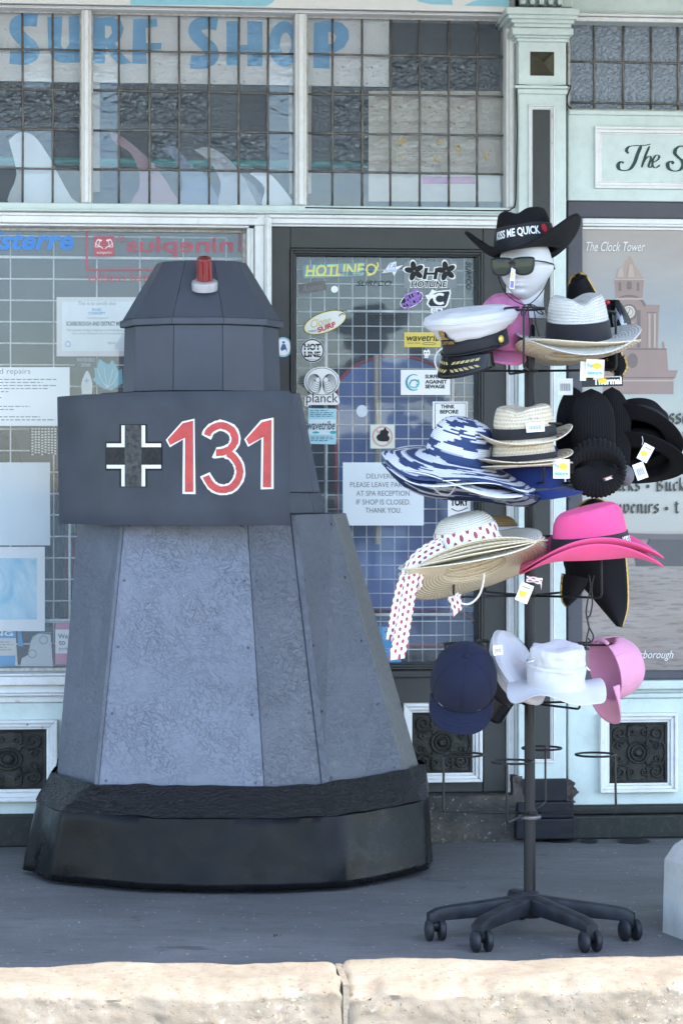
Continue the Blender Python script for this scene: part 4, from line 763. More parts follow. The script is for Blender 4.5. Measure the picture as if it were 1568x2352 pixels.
def sheet_black():
    s = N('black_sheet'); v = s.co(); n1 = s.noise(v, 4, 5, .6, .8); n2 = s.noise(s.co(scale=(1, 1, 1.6)), 9, 6, .75, .6); sm = s.math('MULTIPLY', s.ramp(n1, .5, .68), s.ramp(n2, .4, .7))
    s.col(s.mix(s.math('MULTIPLY', sm, .3), (.005, .005, .0065), (.036, .032, .03))); s.set(roughness=s.ramp(n2, .3, .75, (.22,)*3+(1,), (.40,)*3+(1,))); s.b.inputs['Specular IOR Level'].default_value = .13
    s.bump(s.mix(.35, s.noise(s.co(scale=(1, 1, .5)), 6, 3, .5, .5), s.noise(v, 120, 3)), .09, .010)
sheet_black()
def tape():
    s = N('black_tape'); v = s.co(); a = s.noise(s.co(scale=(1, 1, 2.5)), 30, 5, .65, 1.5); s.col((.008, .008, .010)); s.set(roughness=.22); s.b.inputs['Specular IOR Level'].default_value = .28; s.bump(a, .9, .012)
tape()
def red_lens():
    s = N('red_lens'); s.col((.32, .010, .012)); s.set(roughness=.12); s.b.inputs['Transmission Weight'].default_value = .35; s.b.inputs['Coat Weight'].default_value = .5
red_lens()
prop = thing('show_prop', 'big grey tapered plywood show prop with plate numbered 131 and black plastic skirt', 'show prop', T(-.38, 8.5, 0))
PO = Vector((-.38, 8.5, 0))
def PX(px, Y, z): return Vector(((px-HX)/FPX*Y, Y, z))-PO
LOW = [(130, 8.50), (222, 8.20), (608, 8.14), (742, 8.24), (930, 8.62), (965, 8.80), (905, 8.98), (165, 8.96)]
UP = [(180, 8.50), (285, 8.30), (567, 8.26), (668, 8.33), (765, 8.58), (795, 8.70), (740, 8.85), (215, 8.83)]
def frustum(lo, up, z0, z1, mats, name, t=.018, gap=.0015, bev=.003, labels=None):
    A = [PX(p, y, z0) for p, y in lo]; B = [PX(p, y, z1) for p, y in up]; n = len(A); out = []
    for i in range(n):
        a, b, c, d_ = A[i], A[(i+1) % n], B[(i+1) % n], B[i]; e = (b-a).normalized(); nr = (b-a).cross(d_-a).normalized()
        q = [a+e*gap, b-e*gap, c-e*gap, d_+e*gap]; m = MB().add(q+[p-nr*t for p in q], [(0, 1, 2, 3), (7, 6, 5, 4), (0, 4, 5, 1), (1, 5, 6, 2), (2, 6, 7, 3), (3, 7, 4, 0)])
        out.append(m.build(name, mats[i % len(mats)], prop, bevel=bev))
    m = MB().add(B, [tuple(range(n))]); m.build('deck', mats[-1], prop); return out
pn = frustum(LOW, UP, .300, 1.185, ['board_side', 'board_front_lit', 'board_side', 'board_side', 'board_back', 'board_back', 'board_side', 'board_side'], 'side_panel')
# (world panels wind anticlockwise seen from above, so the outward normals face out)
st = PX(0, 0, 0)
def edge_strip(i, w0, w1, mt='board_side'):                             # thin batten along a corner
    a = PX(*LOW[i], .302); b = PX(*UP[i], 1.183); out = Vector((a.x, a.y, 0)).normalized()*.003
    m = MB(); e = Vector((1, .05, 0)); q = [a-e*w0+out*.2, a+e*w1+out*.2, b+e*w1*.8+out*.2, b-e*w0*.8+out*.2]; m.add([p+Vector((0, -.006, 0)) for p in q]+q, [(0, 1, 2, 3), (7, 6, 5, 4), (0, 4, 5, 1), (1, 5, 6, 2), (2, 6, 7, 3), (3, 7, 4, 0)]); m.build('corner_batten', mt, prop, bevel=.002)
edge_strip(1, .010, .004); edge_strip(3, .002, .022)
m = MB()                                                                # plain flat-head screws along the panel edges
for i in (1, 2, 3):
    for s_ in ((.05, .95) if i == 1 else (.12, .9)):
        for t in (.04, .28, .52, .76, .96):
            lo = PX(*LOW[i], .30).lerp(PX(*LOW[i+1], .30), s_); up = PX(*UP[i], 1.185).lerp(PX(*UP[i+1], 1.185), s_); p = lo.lerp(up, t)
            nr = (PX(*LOW[i+1], .3)-PX(*LOW[i], .3)).cross(PX(*UP[i], 1.185)-PX(*LOW[i], .3)).normalized(); m.tube([p-nr*.002, p+nr*.0012], .0045, 8)
m.build('screw_heads', 'prop_grey', prop, smooth=50, kind='stuff')
# shoulder blocks behind the plate
frustum([(205, 8.50), (300, 8.34), (560, 8.31), (660, 8.36), (722, 8.52), (748, 8.62), (715, 8.78), (235, 8.78)], [(205, 8.50), (300, 8.33), (560, 8.30), (655, 8.35), (712, 8.50), (738, 8.60), (700, 8.76), (235, 8.76)], 1.186, 1.255, ['prop_grey'], 'lower_shoulder', .01)
frustum([(200, 8.50), (295, 8.34), (560, 8.31), (665, 8.38), (720, 8.50), (736, 8.58), (700, 8.74), (235, 8.74)], [(232, 8.50), (310, 8.36), (540, 8.33), (630, 8.38), (676, 8.50), (690, 8.56), (660, 8.70), (262, 8.70)], 1.256, 1.585, ['prop_grey'], 'upper_shoulder', .01)
# plain faceted hood
def octo(cx, hw, hd, cy, n=10, ph=.5): return [(((cx-HX)/FPX*cy+hw*cos(2*PI*(k+ph)/n-PI/2))*FPX/(cy+hd*sin(2*PI*(k+ph)/n-PI/2))+HX, cy+hd*sin(2*PI*(k+ph)/n-PI/2)) for k in range(n)]
frustum(octo(463, .262, .23, 8.52), octo(463, .256, .225, 8.52), 1.586, 1.800, ['prop_grey'], 'hood_wall', .006, .001, .002)
frustum(octo(463, .272, .24, 8.52), octo(463, .272, .24, 8.52), 1.8005, 1.824, ['prop_grey'], 'hood_rim', .02, .0005, .003)
frustum(octo(463, .264, .232, 8.52), octo(463, .15, .13, 8.52), 1.8245, 2.015, ['prop_grey'], 'hood_roof', .006, .001, .002)
# ---- plate with painted cross and number
def pY(s): s = max(0, min(1, s)); return 8.085+.335*(1-s)**3.2
def pm_(px, py, off=0): Y = pY((px-131)/535.); return Vector(((px-HX)/FPX*Y, Y-off, CAMH-(py-HY)/FPX*Y))-PO
ptop = lambda a: 911-11*min(1, a*2.4)**.8-3*a
m = MB(); m.grid(lambda a, b: pm_(131+535*a+4*(1-b)*(1-a), 1203+3.5*min(1, a*3)+(ptop(a)-1203-3.5*min(1, a*3))*b), 40, 8)
plate = m.build('front_plate', 'plate_grey', prop, smooth=True, solid=.004, offset=-1, bevel=.0006)
W_ = [(245, 1018, 245, 1076)]
def prect(m, x0, y0, x1, y1, off): return m.grid(lambda a, b: pm_(x0+(x1-x0)*a, y1+(y0-y1)*b, off), max(2, int((x1-x0)/6)), 2)
def crossart():
    prect(MB(), 274, 974, 338, 1119, .0008).build('cross_outline', mat((.012, .012, .018), .5), plate); prect(MB(), 242, 1014, 373, 1081, .0011).build('cross_outline', mat((.012, .012, .018), .5), plate)
    for x0, x1, xa, xb in ((279, 286.5, 245, 286.5), (325, 333.5, 325, 370)):
        for ya, yb, yc, yd in ((977, 1018.5, 1018.5, 1027), (1076, 1117, 1067.5, 1076)): m = prect(MB(), x0, ya, x1, yb, .0018); prect(m, xa, yc, xb, yd, .0018); m.build('cross_edge', 'print_white', plate)
    plain('brushed_grey', (.062, .064, .066), .5, 0, .6, 60, .4, 90); plain('brushed_black', (.016, .016, .019), .4, 0, .6, 60, .5, 110)
    prect(MB(), 245, 1027, 370, 1067.5, .0026).build('cross_bar', 'brushed_black', plate); prect(MB(), 286.5, 976, 325, 1118, .0034).build('cross_bar', 'brushed_grey', plate)
crossart()
plain('red_paint', (.52, .045, .04), .4, 0, .18, 30, .6, 70)
def jit(p, a, sd): r = random.Random(sd); return [(x+r.uniform(-a, a), y+r.uniform(-a, a)) for x, y in p]
def digit(paths, sd):
    m = MB()
    for k, p in enumerate(paths): q = jit(p, .7, sd); m.ribbon(q, [25+random.Random(sd+i).uniform(-1.2, 1.2) for i in range(len(q))], pm_, .0010+.0003*k)
    m.build('digit_edge', 'print_white', plate); m = MB()
    for k, p in enumerate(paths):
        a, b = Vector(p[0]), Vector(p[1]); c, e = Vector(p[-1]), Vector(p[-2]); q = [tuple(a+(b-a).normalized()*4.5)]+[t for t in p[1:-1] if (Vector(t)-a).length > 6.5 and (Vector(t)-c).length > 6.5]+[tuple(c+(e-c).normalized()*4.5)]
        m.ribbon(jit(q, .5, sd+9), [16+random.Random(sd+i).uniform(-1, 1) for i in range(len(q))], pm_, .0022+.0003*k)
    m.build('digit', 'red_paint', plate)
sub = lambda p, n=10: [tuple(Vector(p[i]).lerp(Vector(p[i+1]), k/n)) for i in range(len(p)-1) for k in range(n)]+[p[-1]]
def one(x0, y0, xs, yt, xb, yb):                                          # flag, corner and stem as one bent stroke with a clean top
    m = MB()
    def outl(g): return [(x0-g*.2, y0+8+g), (x0-6-g, y0-4), (xs-14-g*.3, yt+3-g), (xs+9+g, yt-3-g), (xb+10+g, yb+g), (xb-10-g, yb+g), (xs-9-g, yt+36+g)]
    m.flat(jit(outl(4.5), .8, int(x0)), pm_, .0010); m.build('digit_edge', 'print_white', plate); MB().flat(jit(outl(0), .6, int(x0)+5), pm_, .0024).build('digit', 'red_paint', plate)
one(391, 1014, 434, 969, 434, 1130); one(571, 1013, 614, 967, 613, 1119)
digit([bez([(474, 1004), (483, 987), (506, 977), (530, 986), (540, 1008), (530, 1029), (512, 1038), (492, 1040)], 6), bez([(517, 1039), (533, 1047), (547, 1066), (550, 1092), (535, 1117), (509, 1125), (486, 1114), (471, 1090)], 6)], 3)
# ---- skirt of black sheet, tape and wheels
def ringpts(pts, zf, n=144):
    P = [PX(p, y, 0) for p, y in pts]; L = len(P); cum = [0]
    for i in range(L): cum.append(cum[-1]+(P[(i+1) % L]-P[i]).length)
    def f(t):
        i = t*L; k = int(i) % L; u = i-int(i); a, b, c, d_ = P[k-1], P[k], P[(k+1) % L], P[(k+2) % L]
        q = .5*((2*b)+(c-a)*u+(2*a-5*b+4*c-d_)*u*u+(3*b-a-3*c+d_)*u**3); return (q*.35+b.lerp(c, u)*.65)
    return f
SL = ringpts([(68, 8.50), (112, 8.22), (350, 8.035), (620, 8.02), (800, 8.10), (983, 8.42), (988, 8.85), (890, 9.02), (160, 9.02), (85, 8.8)], 0)
SU = ringpts([(122, 8.50), (216, 8.185), (350, 8.165), (612, 8.12), (748, 8.22), (936, 8.60), (972, 8.80), (908, 9.0), (163, 8.98), (138, 8.75)], 0)
def skirt(a, b, off=0, z0=.014, z1=.318):
    q_ = max(0, (b-10/14)/(4/14)); p = SL(a % 1).lerp(SU(a % 1), .42*b+.58*q_); w = noise.noise(Vector((a*26, b*2, 4))); c = noise.noise(Vector((a*60, b*9, 1)))
    rad = Vector((p.x-.02, p.y, 0)).normalized(); fold = .035*math.exp(-((a-.02)/.012)**2)*(1-b)
    p = p+rad*((.007*w*(1-b*.6)+.0012*c+off)+fold); z = z0+(z1-z0)*b+.012*noise.noise(Vector((a*9, 7, 0)))*(1-b)+.004*noise.noise(Vector((a*50, 3, 0)))*b
    return (p.x, p.y, z)
MB().grid(skirt, 168, 14, cu=True).build('skirt', 'black_sheet', prop, smooth=32, solid=.003)
def tp(a, b):
    x, y, z = skirt(a, .73+.27*b, .0045+.0035*noise.fractal(Vector((a*80, b*4, 9)), 1, 2, 3)); return (x, y, z+.010*b+.006*noise.noise(Vector((a*30, 1, 5))))
MB().grid(tp, 240, 6, cu=True).build('tape', 'black_tape', prop, smooth=True)
for px, Y in ((122, 8.42), (415, 8.22), (672, 8.2), (900, 8.75), (300, 8.9)):
    c = PX(px, Y, .052); MB().tube([c+Vector((-.018, 0, 0)), c+Vector((-.014, 0, 0)), c+Vector((.014, 0, 0)), c+Vector((.018, 0, 0))], [.044, .052, .052, .044], 20).build('wheel', 'black_plastic', prop, smooth=40)
# ---- red beacon
bp_ = PX(470, 8.345, 1.935); bm = T(*bp_) @ RX(20)
bc = MB().lathe([(.0, -.02), (.042, -.02), (.043, .0), (.041, .008), (.034, .012), (.030, .012)], 32).build('beacon', mat((.42, .42, .45), .4, 'beacon_grey', metal=.2), prop, matrix=bm, smooth=40)
prof = [(.026, .008), (.0255, .02)]
m = MB(); n = 40
m.grid(lambda a, b: ((.0245+.0010*(1 if int(a*n+.5) % 2 else -1))*cos(2*PI*a)*(1-.06*b), (.0245+.0010*(1 if int(a*n+.5) % 2 else -1))*sin(2*PI*a)*(1-.06*b), .010+.070*b), n, 4, cu=True); m.lathe([(.0232, .080), (.0225, .086), (.018, .089), (.0001, .090)], 24)
m.build('lens', 'red_lens', bc, smooth=30)
MB().lathe([(.0, .01), (.012, .01), (.010, .05), (.0, .055)], 12).build('bulb_holder', mat((.75, .3, .25)), bc, smooth=True)

# ================================================================ HAT STAND
SX, SY = .5345, 7.30
stand = thing('hat_stand', 'tall black revolving hat stand on a five legged castor base', 'hat stand', T(SX, SY, 0))
def speckled():
    s = N('powder_black'); s.col((.012, .012, .014)); s.set(roughness=.36); s.b.inputs['Specular IOR Level'].default_value = .25; s.bump(s.noise(s.co(), 220, 2), .5, .002)
speckled()
plain('dusty_plastic', (.020, .022, .028), .48, 0, .5, 18, .15, 120)
MB().lathe([(.0165, .12), (.0165, .345)], 20).build('lower_pole', 'powder_black', stand, smooth=40)
MB().lathe([(.0152, .345), (.0152, 1.735), (.012, 1.738)], 20).build('pole', 'powder_black', stand, smooth=40)
MB().lathe([(.016, .334), (.032, .335), (.033, .339), (.031, .343), (.016, .345)], 24).build('swivel_ring', mat((.16, .15, .15), .4, metal=.6), stand, smooth=40)
TZ = [1.607, 1.288, .968, .663, .350]
ANG = [(182, -12, 100, 262), (184, 6, 275, 96), (206, -40, 118, 60), (14, -60, 168, 116), (178, 2, 251, 75)]
for z, an in zip(TZ, ANG):
    MB().lathe([(.0155, z-.006), (.020, z-.006), (.020, z+.006), (.0155, z+.006)], 16).build('collar', 'black_wire', stand, smooth=40)
    MB().tube([(.0225*cos(t*PI/8), .0225*sin(t*PI/8), z) for t in range(16)], .0032, 6, closed=True).build('collar_wire', 'black_wire', stand, smooth=True)
    for a in an:
        a = R(a); c, s_ = cos(a), sin(a); r = .246; h = .165; q = (c, s_); rr = .058
        pts = [(.02*c, .02*s_, z), ((r-.012)*c, (r-.012)*s_, z+.001), ((r-.003)*c, (r-.003)*s_, z+.004), (r*c, r*s_, z+.013), (r*c*.99, r*s_*.99, z+h-.008), ((r-.004)*c, (r-.004)*s_, z+h)]
        pts += [((r-rr)*c+rr*cos(a+t*2*PI/28)*.98, (r-rr)*s_+rr*sin(a+t*2*PI/28)*.98, z+h) for t in range(1, 28)]
        MB().tube(pts, .0034, 6).build('hook', 'black_wire', stand, smooth=True)
hub = MB().lathe([(.012, .055), (.034, .055), (.040, .064), (.040, .104), (.030, .118), (.024, .127), (.0165, .129)], 24).build('base_hub', 'dusty_plastic', stand, smooth=50)
for k, a in enumerate((193, 237, 301, -13, 95)):
    a = R(a); c, s_ = cos(a), sin(a); L_ = .278
    def leg(u, v, c=c, s_=s_, L_=L_):
        t = v; r = .02+L_*t; w = .034-.010*t; zt_ = .120-.030*t-.012*max(0, (t-.85)/.15)**2; hh = .054-.016*t; ph = 2*PI*u
        X = w*cos(ph); X = math.copysign(min(abs(X), w*.78), X); Zv = sin(ph); Zv = math.copysign(abs(Zv)**.55, Zv); zz = zt_-hh/2+hh/2*Zv
        return (r*c-X*s_, r*s_+X*c, zz)
    m = MB().grid(leg, 16, 12, cu=True); n0 = 12*16; m.f.append(list(range(n0, n0+16))); m.mi.append(0); m.build('base_leg', 'dusty_plastic', stand, smooth=50)
    r = .02+L_-.018; cx, cy = r*c, r*s_; b = R(12+k*3); ex, ey = cos(b), sin(b)
    m = MB().tube([(cx, cy, .075), (cx, cy, .055)], .006, 8); m.tube([(cx-.011*ex, cy-.011*ey, .040), (cx+.011*ex, cy+.011*ey, .040)], .017, 12); ca = m.build('castor', 'black_plastic', stand, smooth=50)
    for sgn in (-1, 1):
        p0 = Vector((cx+sgn*.010*ex+.012*ey, cy+sgn*.010*ey-.012*ex, .030)); p1 = p0+Vector((ex, ey, 0))*sgn*.017
        MB().tube([p0, p0.lerp(p1, .2), p0.lerp(p1, .75), p1, p1+Vector((ex, ey, 0))*sgn*.002], [.027, .030, .030, .025, .004], 22).build('castor_wheel', 'dusty_plastic', ca, smooth=40)

# ================================================================ HATS
def cloth(name, c, rough=.85, var=.08, weave=600, bump=.25, sheen=.2, fold=0):
    s = N(name); v = s.co(); n = s.noise(v, 10, 4); s.col(s.mix(s.ramp(n, .3, .7), tuple(x*(1-var) for x in c), tuple(min(1, x*(1+var)) for x in c))); s.set(roughness=rough)
    s.b.inputs['Sheen Weight'].default_value = sheen; h = s.noise(v, weave, 2)
    if fold: h = s.mix(fold, h, s.noise(v, 22, 4, .5, 1))
    s.b.inputs['Specular IOR Level'].default_value = .25; s.bump(h, bump, .003); return s.m
def straw(name, c, c2, rows=210, cols=150, contrast=.55, fleck=None):
    s = N(name); t = s.n('TexCoord'); sx = s.n('SeparateXYZ'); s.l(t.outputs['UV'], sx.inputs[0]); v = s.co()
    a = s.math('SINE', s.math('MULTIPLY', sx.outputs[1], rows*2*PI)); b = s.math('SINE', s.math('ADD', s.math('MULTIPLY', sx.outputs[0], cols*2*PI), s.math('MULTIPLY', sx.outputs[1], rows*PI)))
    h = s.math('MULTIPLY_ADD', s.math('ADD', s.math('MULTIPLY', a, .65), s.math('MULTIPLY', b, .35)), .5, .5); n = s.noise(v, 40, 4, .7)
    base = s.mix(s.math('MULTIPLY', s.ramp(h, 0, .7, (1, 1, 1, 1), (0, 0, 0, 1)), contrast), c, c2); base = s.mix(s.math('MULTIPLY', s.ramp(n, .4, .8), .3), base, c2)
    if fleck: base = s.mix(s.ramp(s.noise(s.co(scale=(1, 1, 2.5)), 105, 2), .665, .69), base, fleck)
    s.col(base); s.set(roughness=.75); s.bump(h, .8, .004); return s.m
cloth('black_felt', (.0055, .0055, .007), .95, .2, 500, .3, 0); cloth('black_knit', (.0065, .0065, .0075), .95, .1, 700, .3, .02); cloth('navy_cloth', (.009, .012, .032), .9, .1, 700, .3, .03); cloth('royal_cloth', (.012, .03, .16), .85)
cloth('white_cloth', (.55, .55, .58), .85, .03, 500, .2, .05); cloth('pink_cloth', (.60, .27, .40), .85, .06, 700, .3, .1); cloth('mauve_cloth', (.52, .16, .32), .85, .06, 700, .3, .1); cloth('pink_felt', (.74, .085, .25), .9, .04, 500, .25, .1); cloth('black_ribbon', (.012, .012, .016), .6, .1, 900, .2, .1)
cloth('crumpled_white', (.52, .52, .55), .85, .03, 400, .5, .05, .6); cloth('grey_fleck', (.10, .10, .11), .95, .6, 160, .5)
plain('gold_trim', (.48, .32, .09), .35, .55, .3, 200, .5, 300); plain('gloss_black', (.008, .008, .010), .12, 0, .1, 10, 0)
straw('white_straw', (.64, .64, .62), (.38, .36, .31), 110, 70, .5); straw('cream_straw', (.72, .63, .47), (.42, .33, .19), 110, 80, .55); straw('tan_straw', (.36, .23, .09), (.17, .10, .03), 160, 90, .7); straw('trilby_straw', (.68, .60, .47), (.36, .27, .16), 85, 55, .6, (.30, .10, .045)); straw('ivory_straw', (.76, .72, .62), (.52, .46, .34), 140, 95, .5)
def striped():
    s = N('striped_straw'); t = s.n('TexCoord'); sx = s.n('SeparateXYZ'); s.l(t.outputs['UV'], sx.inputs[0]); row = s.math('MULTIPLY', sx.outputs[1], 200); cell = s.math('FLOOR', s.math('MULTIPLY', sx.outputs[1], 36)); fine = s.math('FLOOR', row)
    wn_ = s.n('TexWhiteNoise'); wn_.noise_dimensions = '1D'; s.l(fine, wn_.inputs['W'])
    cb = s.n('CombineXYZ'); s.l(s.math('ADD', s.math('MULTIPLY', sx.outputs[0], 5.5), s.math('MULTIPLY', wn_.outputs[0], .55)), cb.inputs[0]); s.l(s.math('MULTIPLY', fine, .20), cb.inputs[1])
    n = s.noise(cb.outputs[0], 1.0, 1, .4); k = s.ramp(n, .495, .505); a = s.math('MULTIPLY_ADD', s.math('SINE', s.math('MULTIPLY', row, 2*PI)), .5, .5)
    b = s.math('MULTIPLY_ADD', s.math('SINE', s.math('MULTIPLY', sx.outputs[0], 2*PI*170)), .5, .5); nv = s.mix(s.ramp(a, 0, .5), (.010, .022, .075), (.025, .055, .17)); wh = s.mix(s.ramp(a, 0, .5), (.50, .52, .60), (.76, .77, .82))
    s.col(s.mix(k, nv, wh)); s.set(roughness=.7); s.bump(s.mix(.4, a, b), .6, .003)
striped()
def dots():
    s = N('dotted_ribbon'); t = s.n('TexCoord'); sx = s.n('SeparateXYZ'); s.l(t.outputs['UV'], sx.inputs[0]); P_ = .021
    u = s.math('DIVIDE', sx.outputs[0], P_); v = s.math('DIVIDE', sx.outputs[1], P_); odd = s.math('MULTIPLY', s.math('FLOORED_MODULO', s.math('FLOOR', u), 2), .5)
    fx = s.math('SUBTRACT', s.math('FRACT', u), .5); fy = s.math('SUBTRACT', s.math('FRACT', s.math('ADD', v, odd)), .5); dd = s.math('SQRT', s.math('ADD', s.math('MULTIPLY', fx, fx), s.math('MULTIPLY', fy, fy)))
    s.col(s.mix(s.ramp(dd, .27, .30, (1, 1, 1, 1), (0, 0, 0, 1)), (.78, .75, .74), (.30, .04, .085))); s.set(roughness=.6)
dots()
def in_world(o, M): o.matrix_parent_inverse = M.inverted(); return o
def wmp(Y): return lambda px, py, off=0: wp(px, py, Y-off)
class Hat:
    # crown profile (r, z) from the top centre down to the base, then a brim; local -y is the front
    def __init__(s, M, prof, ax, ay, bw=0, lift=None, dent=None, wob=0, seed=0, sub=8):
        s.M = M; s.P = bez(prof, sub); s.ax, s.ay = ax, ay; s.bw = bw if callable(bw) else (lambda th: bw); s.lift = lift or (lambda th, t: 0); s.dent = dent; s.wob = wob; s.seed = seed; s.has = bool(bw)
        a = [0]
        for p, q in zip(s.P, s.P[1:]): a.append(a[-1]+math.hypot((p[0]-q[0])*ax, p[1]-q[1]))
        s.acc = a
    def crown(s, th, q, off=0):
        i = min(len(s.P)-1.001, q*(len(s.P)-1)); k = int(i); u = i-k; r = s.P[k][0]*(1-u)+s.P[k+1][0]*u; z = s.P[k][1]*(1-u)+s.P[k+1][1]*u
        v = Vector(((r*s.ax+off)*cos(th), (r*s.ay+off)*sin(th), z))
        if s.dent: v = s.dent(v, th, q)
        if s.wob: nn = noise.noise(Vector((v.x*14, v.y*14, v.z*14+s.seed))); v = v*(1+0)+Vector((cos(th), sin(th), .3))*s.wob*nn
        return v
    def brim(s, th, t, off=0):
        b = s.crown(th, 1); w = s.bw(th)*t; v = Vector((b.x+cos(th)*w, b.y+sin(th)*w, b.z+s.lift(th, t)+off)); return v
    def body(s, root, mt, n=72, nb=12, thick=.0025, name='body'):
        m = MB(); nc = len(s.P)-1
        m.grid(lambda a, b: s.crown(2*PI*a, b), n, nc, cu=True, uv=lambda a, b: (a, s.acc[min(nc, round(b*nc))]))
        if s.has:
            base = len(m.v)-n; A = s.acc[-1]
            for j in range(1, nb+1):
                o = len(m.v)
                for i in range(n): th = 2*PI*i/n; m.v.append(tuple(s.brim(th, j/nb))); m.uv[o+i] = (i/n, A+s.bw(th)*j/nb)
                p = o-n
                for i in range(n): m.f.append([p+i, p+(i+1) % n, o+(i+1) % n, o+i]); m.mi.append(0)
        m.f = [f[::-1] for f in m.f]
        return m.build(name, mt, root, smooth=True, solid=thick, offset=-1)
    def band(s, root, mt, q0, q1, off=.0025, n=72, name='band', dz=0):
        def f(a, b): v = s.crown(2*PI*a, q0+(q1-q0)*b, off); v.z += dz; return v
        m = MB().grid(f, n, 4, cu=True, uv=lambda a, b: (a*.6, b*.04)); m.f = [x[::-1] for x in m.f]; return m.build(name, mt, root, smooth=True)
    def edge(s, root, mt, r=.003, n=96, name='edge_trim'): return MB().tube([s.brim(2*PI*k/n, 1) for k in range(n)], r, 6, closed=True).build(name, mt, root, smooth=True)
def hatthing(name, label, M, group, cat='hat'): return thing(name, label, cat, M, group)
def price_tag(root, M, px, py, w, h, Y, rot=0, art=0, string=None):
    m = MB(); mp = wmp(Y); ca, sa = cos(R(rot)), sin(R(rot)); X = lambda a, b: (px+a*w*ca-b*h*sa, py+a*w*sa+b*h*ca)
    q = lambda l, o, i: m.flat([X(*p) for p in l], mp, o, i)
    m.solid([X(*p) for p in ((-.5, -.5), (.5, -.5), (.5, .5), (-.5, .5))], mp, -.0006, .0006, 0)
    if art == 1:
        text(m, 'Fun', px-w*.42, py-h*.28, px-w*.05, py-h*.05, mp, .0012, 2, bold=.05); text(m, 'leisure', px-w*.42, py+h*.12, px+w*.40, py+h*.34, mp, .0012, 2, bold=.05); q(ell(.1, -.14, .27, .17, 14), .0020, 1)
    elif art == 2: q([(-.4, -.05), (.1, -.1), (.25, .1), (-.1, .28), (-.4, .15)], .0014, 1); q([(-.3, -.32), (.3, -.32), (.3, -.26), (-.3, -.26)], .0014, 3)
    elif art == 3:
        for k in range(9): q([(-.35+k*.08, -.2), (-.35+k*.08+.03+.02*(k % 2), -.2), (-.35+k*.08+.03+.02*(k % 2), .25), (-.35+k*.08, .25)], .0014, 3)
    m.build('price_tag', ['print_white', mat((.72, .50, .03)), mat((.16, .42, .66)), 'ink_grey'], root).matrix_parent_inverse = M.inverted()
    if string: in_world(MB().tube([wp(x, y, Y+.004) for x, y in bez(string, 5)], .0007, 5).build('tag_string', 'white_wire', root), M)
GT = ['hats on the top tier', 'hats on the second tier', 'hats on the third tier', 'hats on the lowest stocked tier']
DOME = [(0, .125), (.35, .122), (.68, .108), (.90, .075), (1.0, .03), (1.0, 0)]
def pinch(d1, d2, zc):                                                  # creased crown: a groove along the top and two front pinches
    def f(v, th, q):
        k = max(0, (v.z-zc)/(.13-zc+1e-6)); g = math.exp(-(v.x/.028)**2); v = v.copy(); v.z -= d1*g*k*(1-.25*math.exp(-((v.y+.02)/.05)**2))
        f_ = max(0, -v.y/.1); v.x *= 1-d2*f_*min(1, k*1.6); return v
    return f
# ---- head with cowboy hat, sunglasses
MH = T(*wp(1207, 612, 7.30)) @ RZ(-24) @ RX(2) @ Matrix.Diagonal((1, 1, .84, 1))
bust = thing('mannequin_head', 'white mannequin head facing left on top of the hat stand', 'mannequin head', MH)
plain('white_foam', (.54, .54, .55), .55, 0, .03, 6, .08, 300)
def face(a, b):
    th = 2*PI*a; la = PI*(b-.5); n = Vector((cos(la)*sin(th), -cos(la)*cos(th), sin(la))); x, y, z = n.x*.073, n.y*.093, n.z*.118
    if z < 0: k = (-z/.118); x *= 1-.30*k**1.3; y = y*(1-.12*k) if y < 0 else y*(1-.42*k)
    if y < 0:
        f = -n.y; G = lambda u, c, w: math.exp(-((u-c)/w)**2); y -= .008*G(z, .026, .012)*f*min(1, 1.6-abs(x)/.04); y += .015*G(abs(x), .031, .017)*G(z, .006, .014)
        zz = max(0, min(1, (.028-z)/.058)); fall = 1 if z > -.032 else math.exp(-((z+.032)/.008)**2); y -= .030*zz**1.2*fall*math.exp(-(x/(.007+.007*zz))**2)
        y -= .011*math.exp(-(x/.019)**2)*(G(z, -.053, .0055)+1.1*G(z, -.066, .007))*f; y += .005*G(z, -.0595, .003)*math.exp(-(x/.02)**2); y -= .013*math.exp(-(x/.022)**2)*G(z, -.094, .015); y += .006*math.exp(-(x/.02)**2)*G(z, -.078, .006); y -= .004*G(abs(x), .045, .02)*G(z, -.015, .025)
    e = math.exp(-((y-.008)/.015)**2-((z+.002)/.026)**2); x += math.copysign(.010*e*(1-.6*math.exp(-((y-.004)/.006)**2-(z/.013)**2)), n.x)*(abs(n.x) > .5)
    return (x, y, z)
MB().grid(face, 96, 72, cu=True).build('head', 'white_foam', bust, smooth=True)
m = MB(); m.grid(lambda a, b: ((.047-.004*sin(b*PI)+.010*max(0, b-.75)*4*.5)*cos(2*PI*a), .018+(.052-.006*sin(b*PI)+.008*max(0, b-.75)*4*.5)*sin(2*PI*a), -.06-.115*b), 36, 14, cu=True, flip=True); m.f.append(list(range(14*36, 15*36))); m.mi.append(0)
m.build('neck', 'white_foam', bust, smooth=50)
MS = MH @ T(0, -.002, -.002)
sg = thing('sunglasses', 'dark framed sunglasses with green lenses on the white mannequin head', 'sunglasses', MS)
plain('sunglass_lens', (.035, .042, .030), .06, 0, .05, 5, 0); plain('sunglass_frame', (.022, .020, .018), .25, 0, .2, 30, 0)
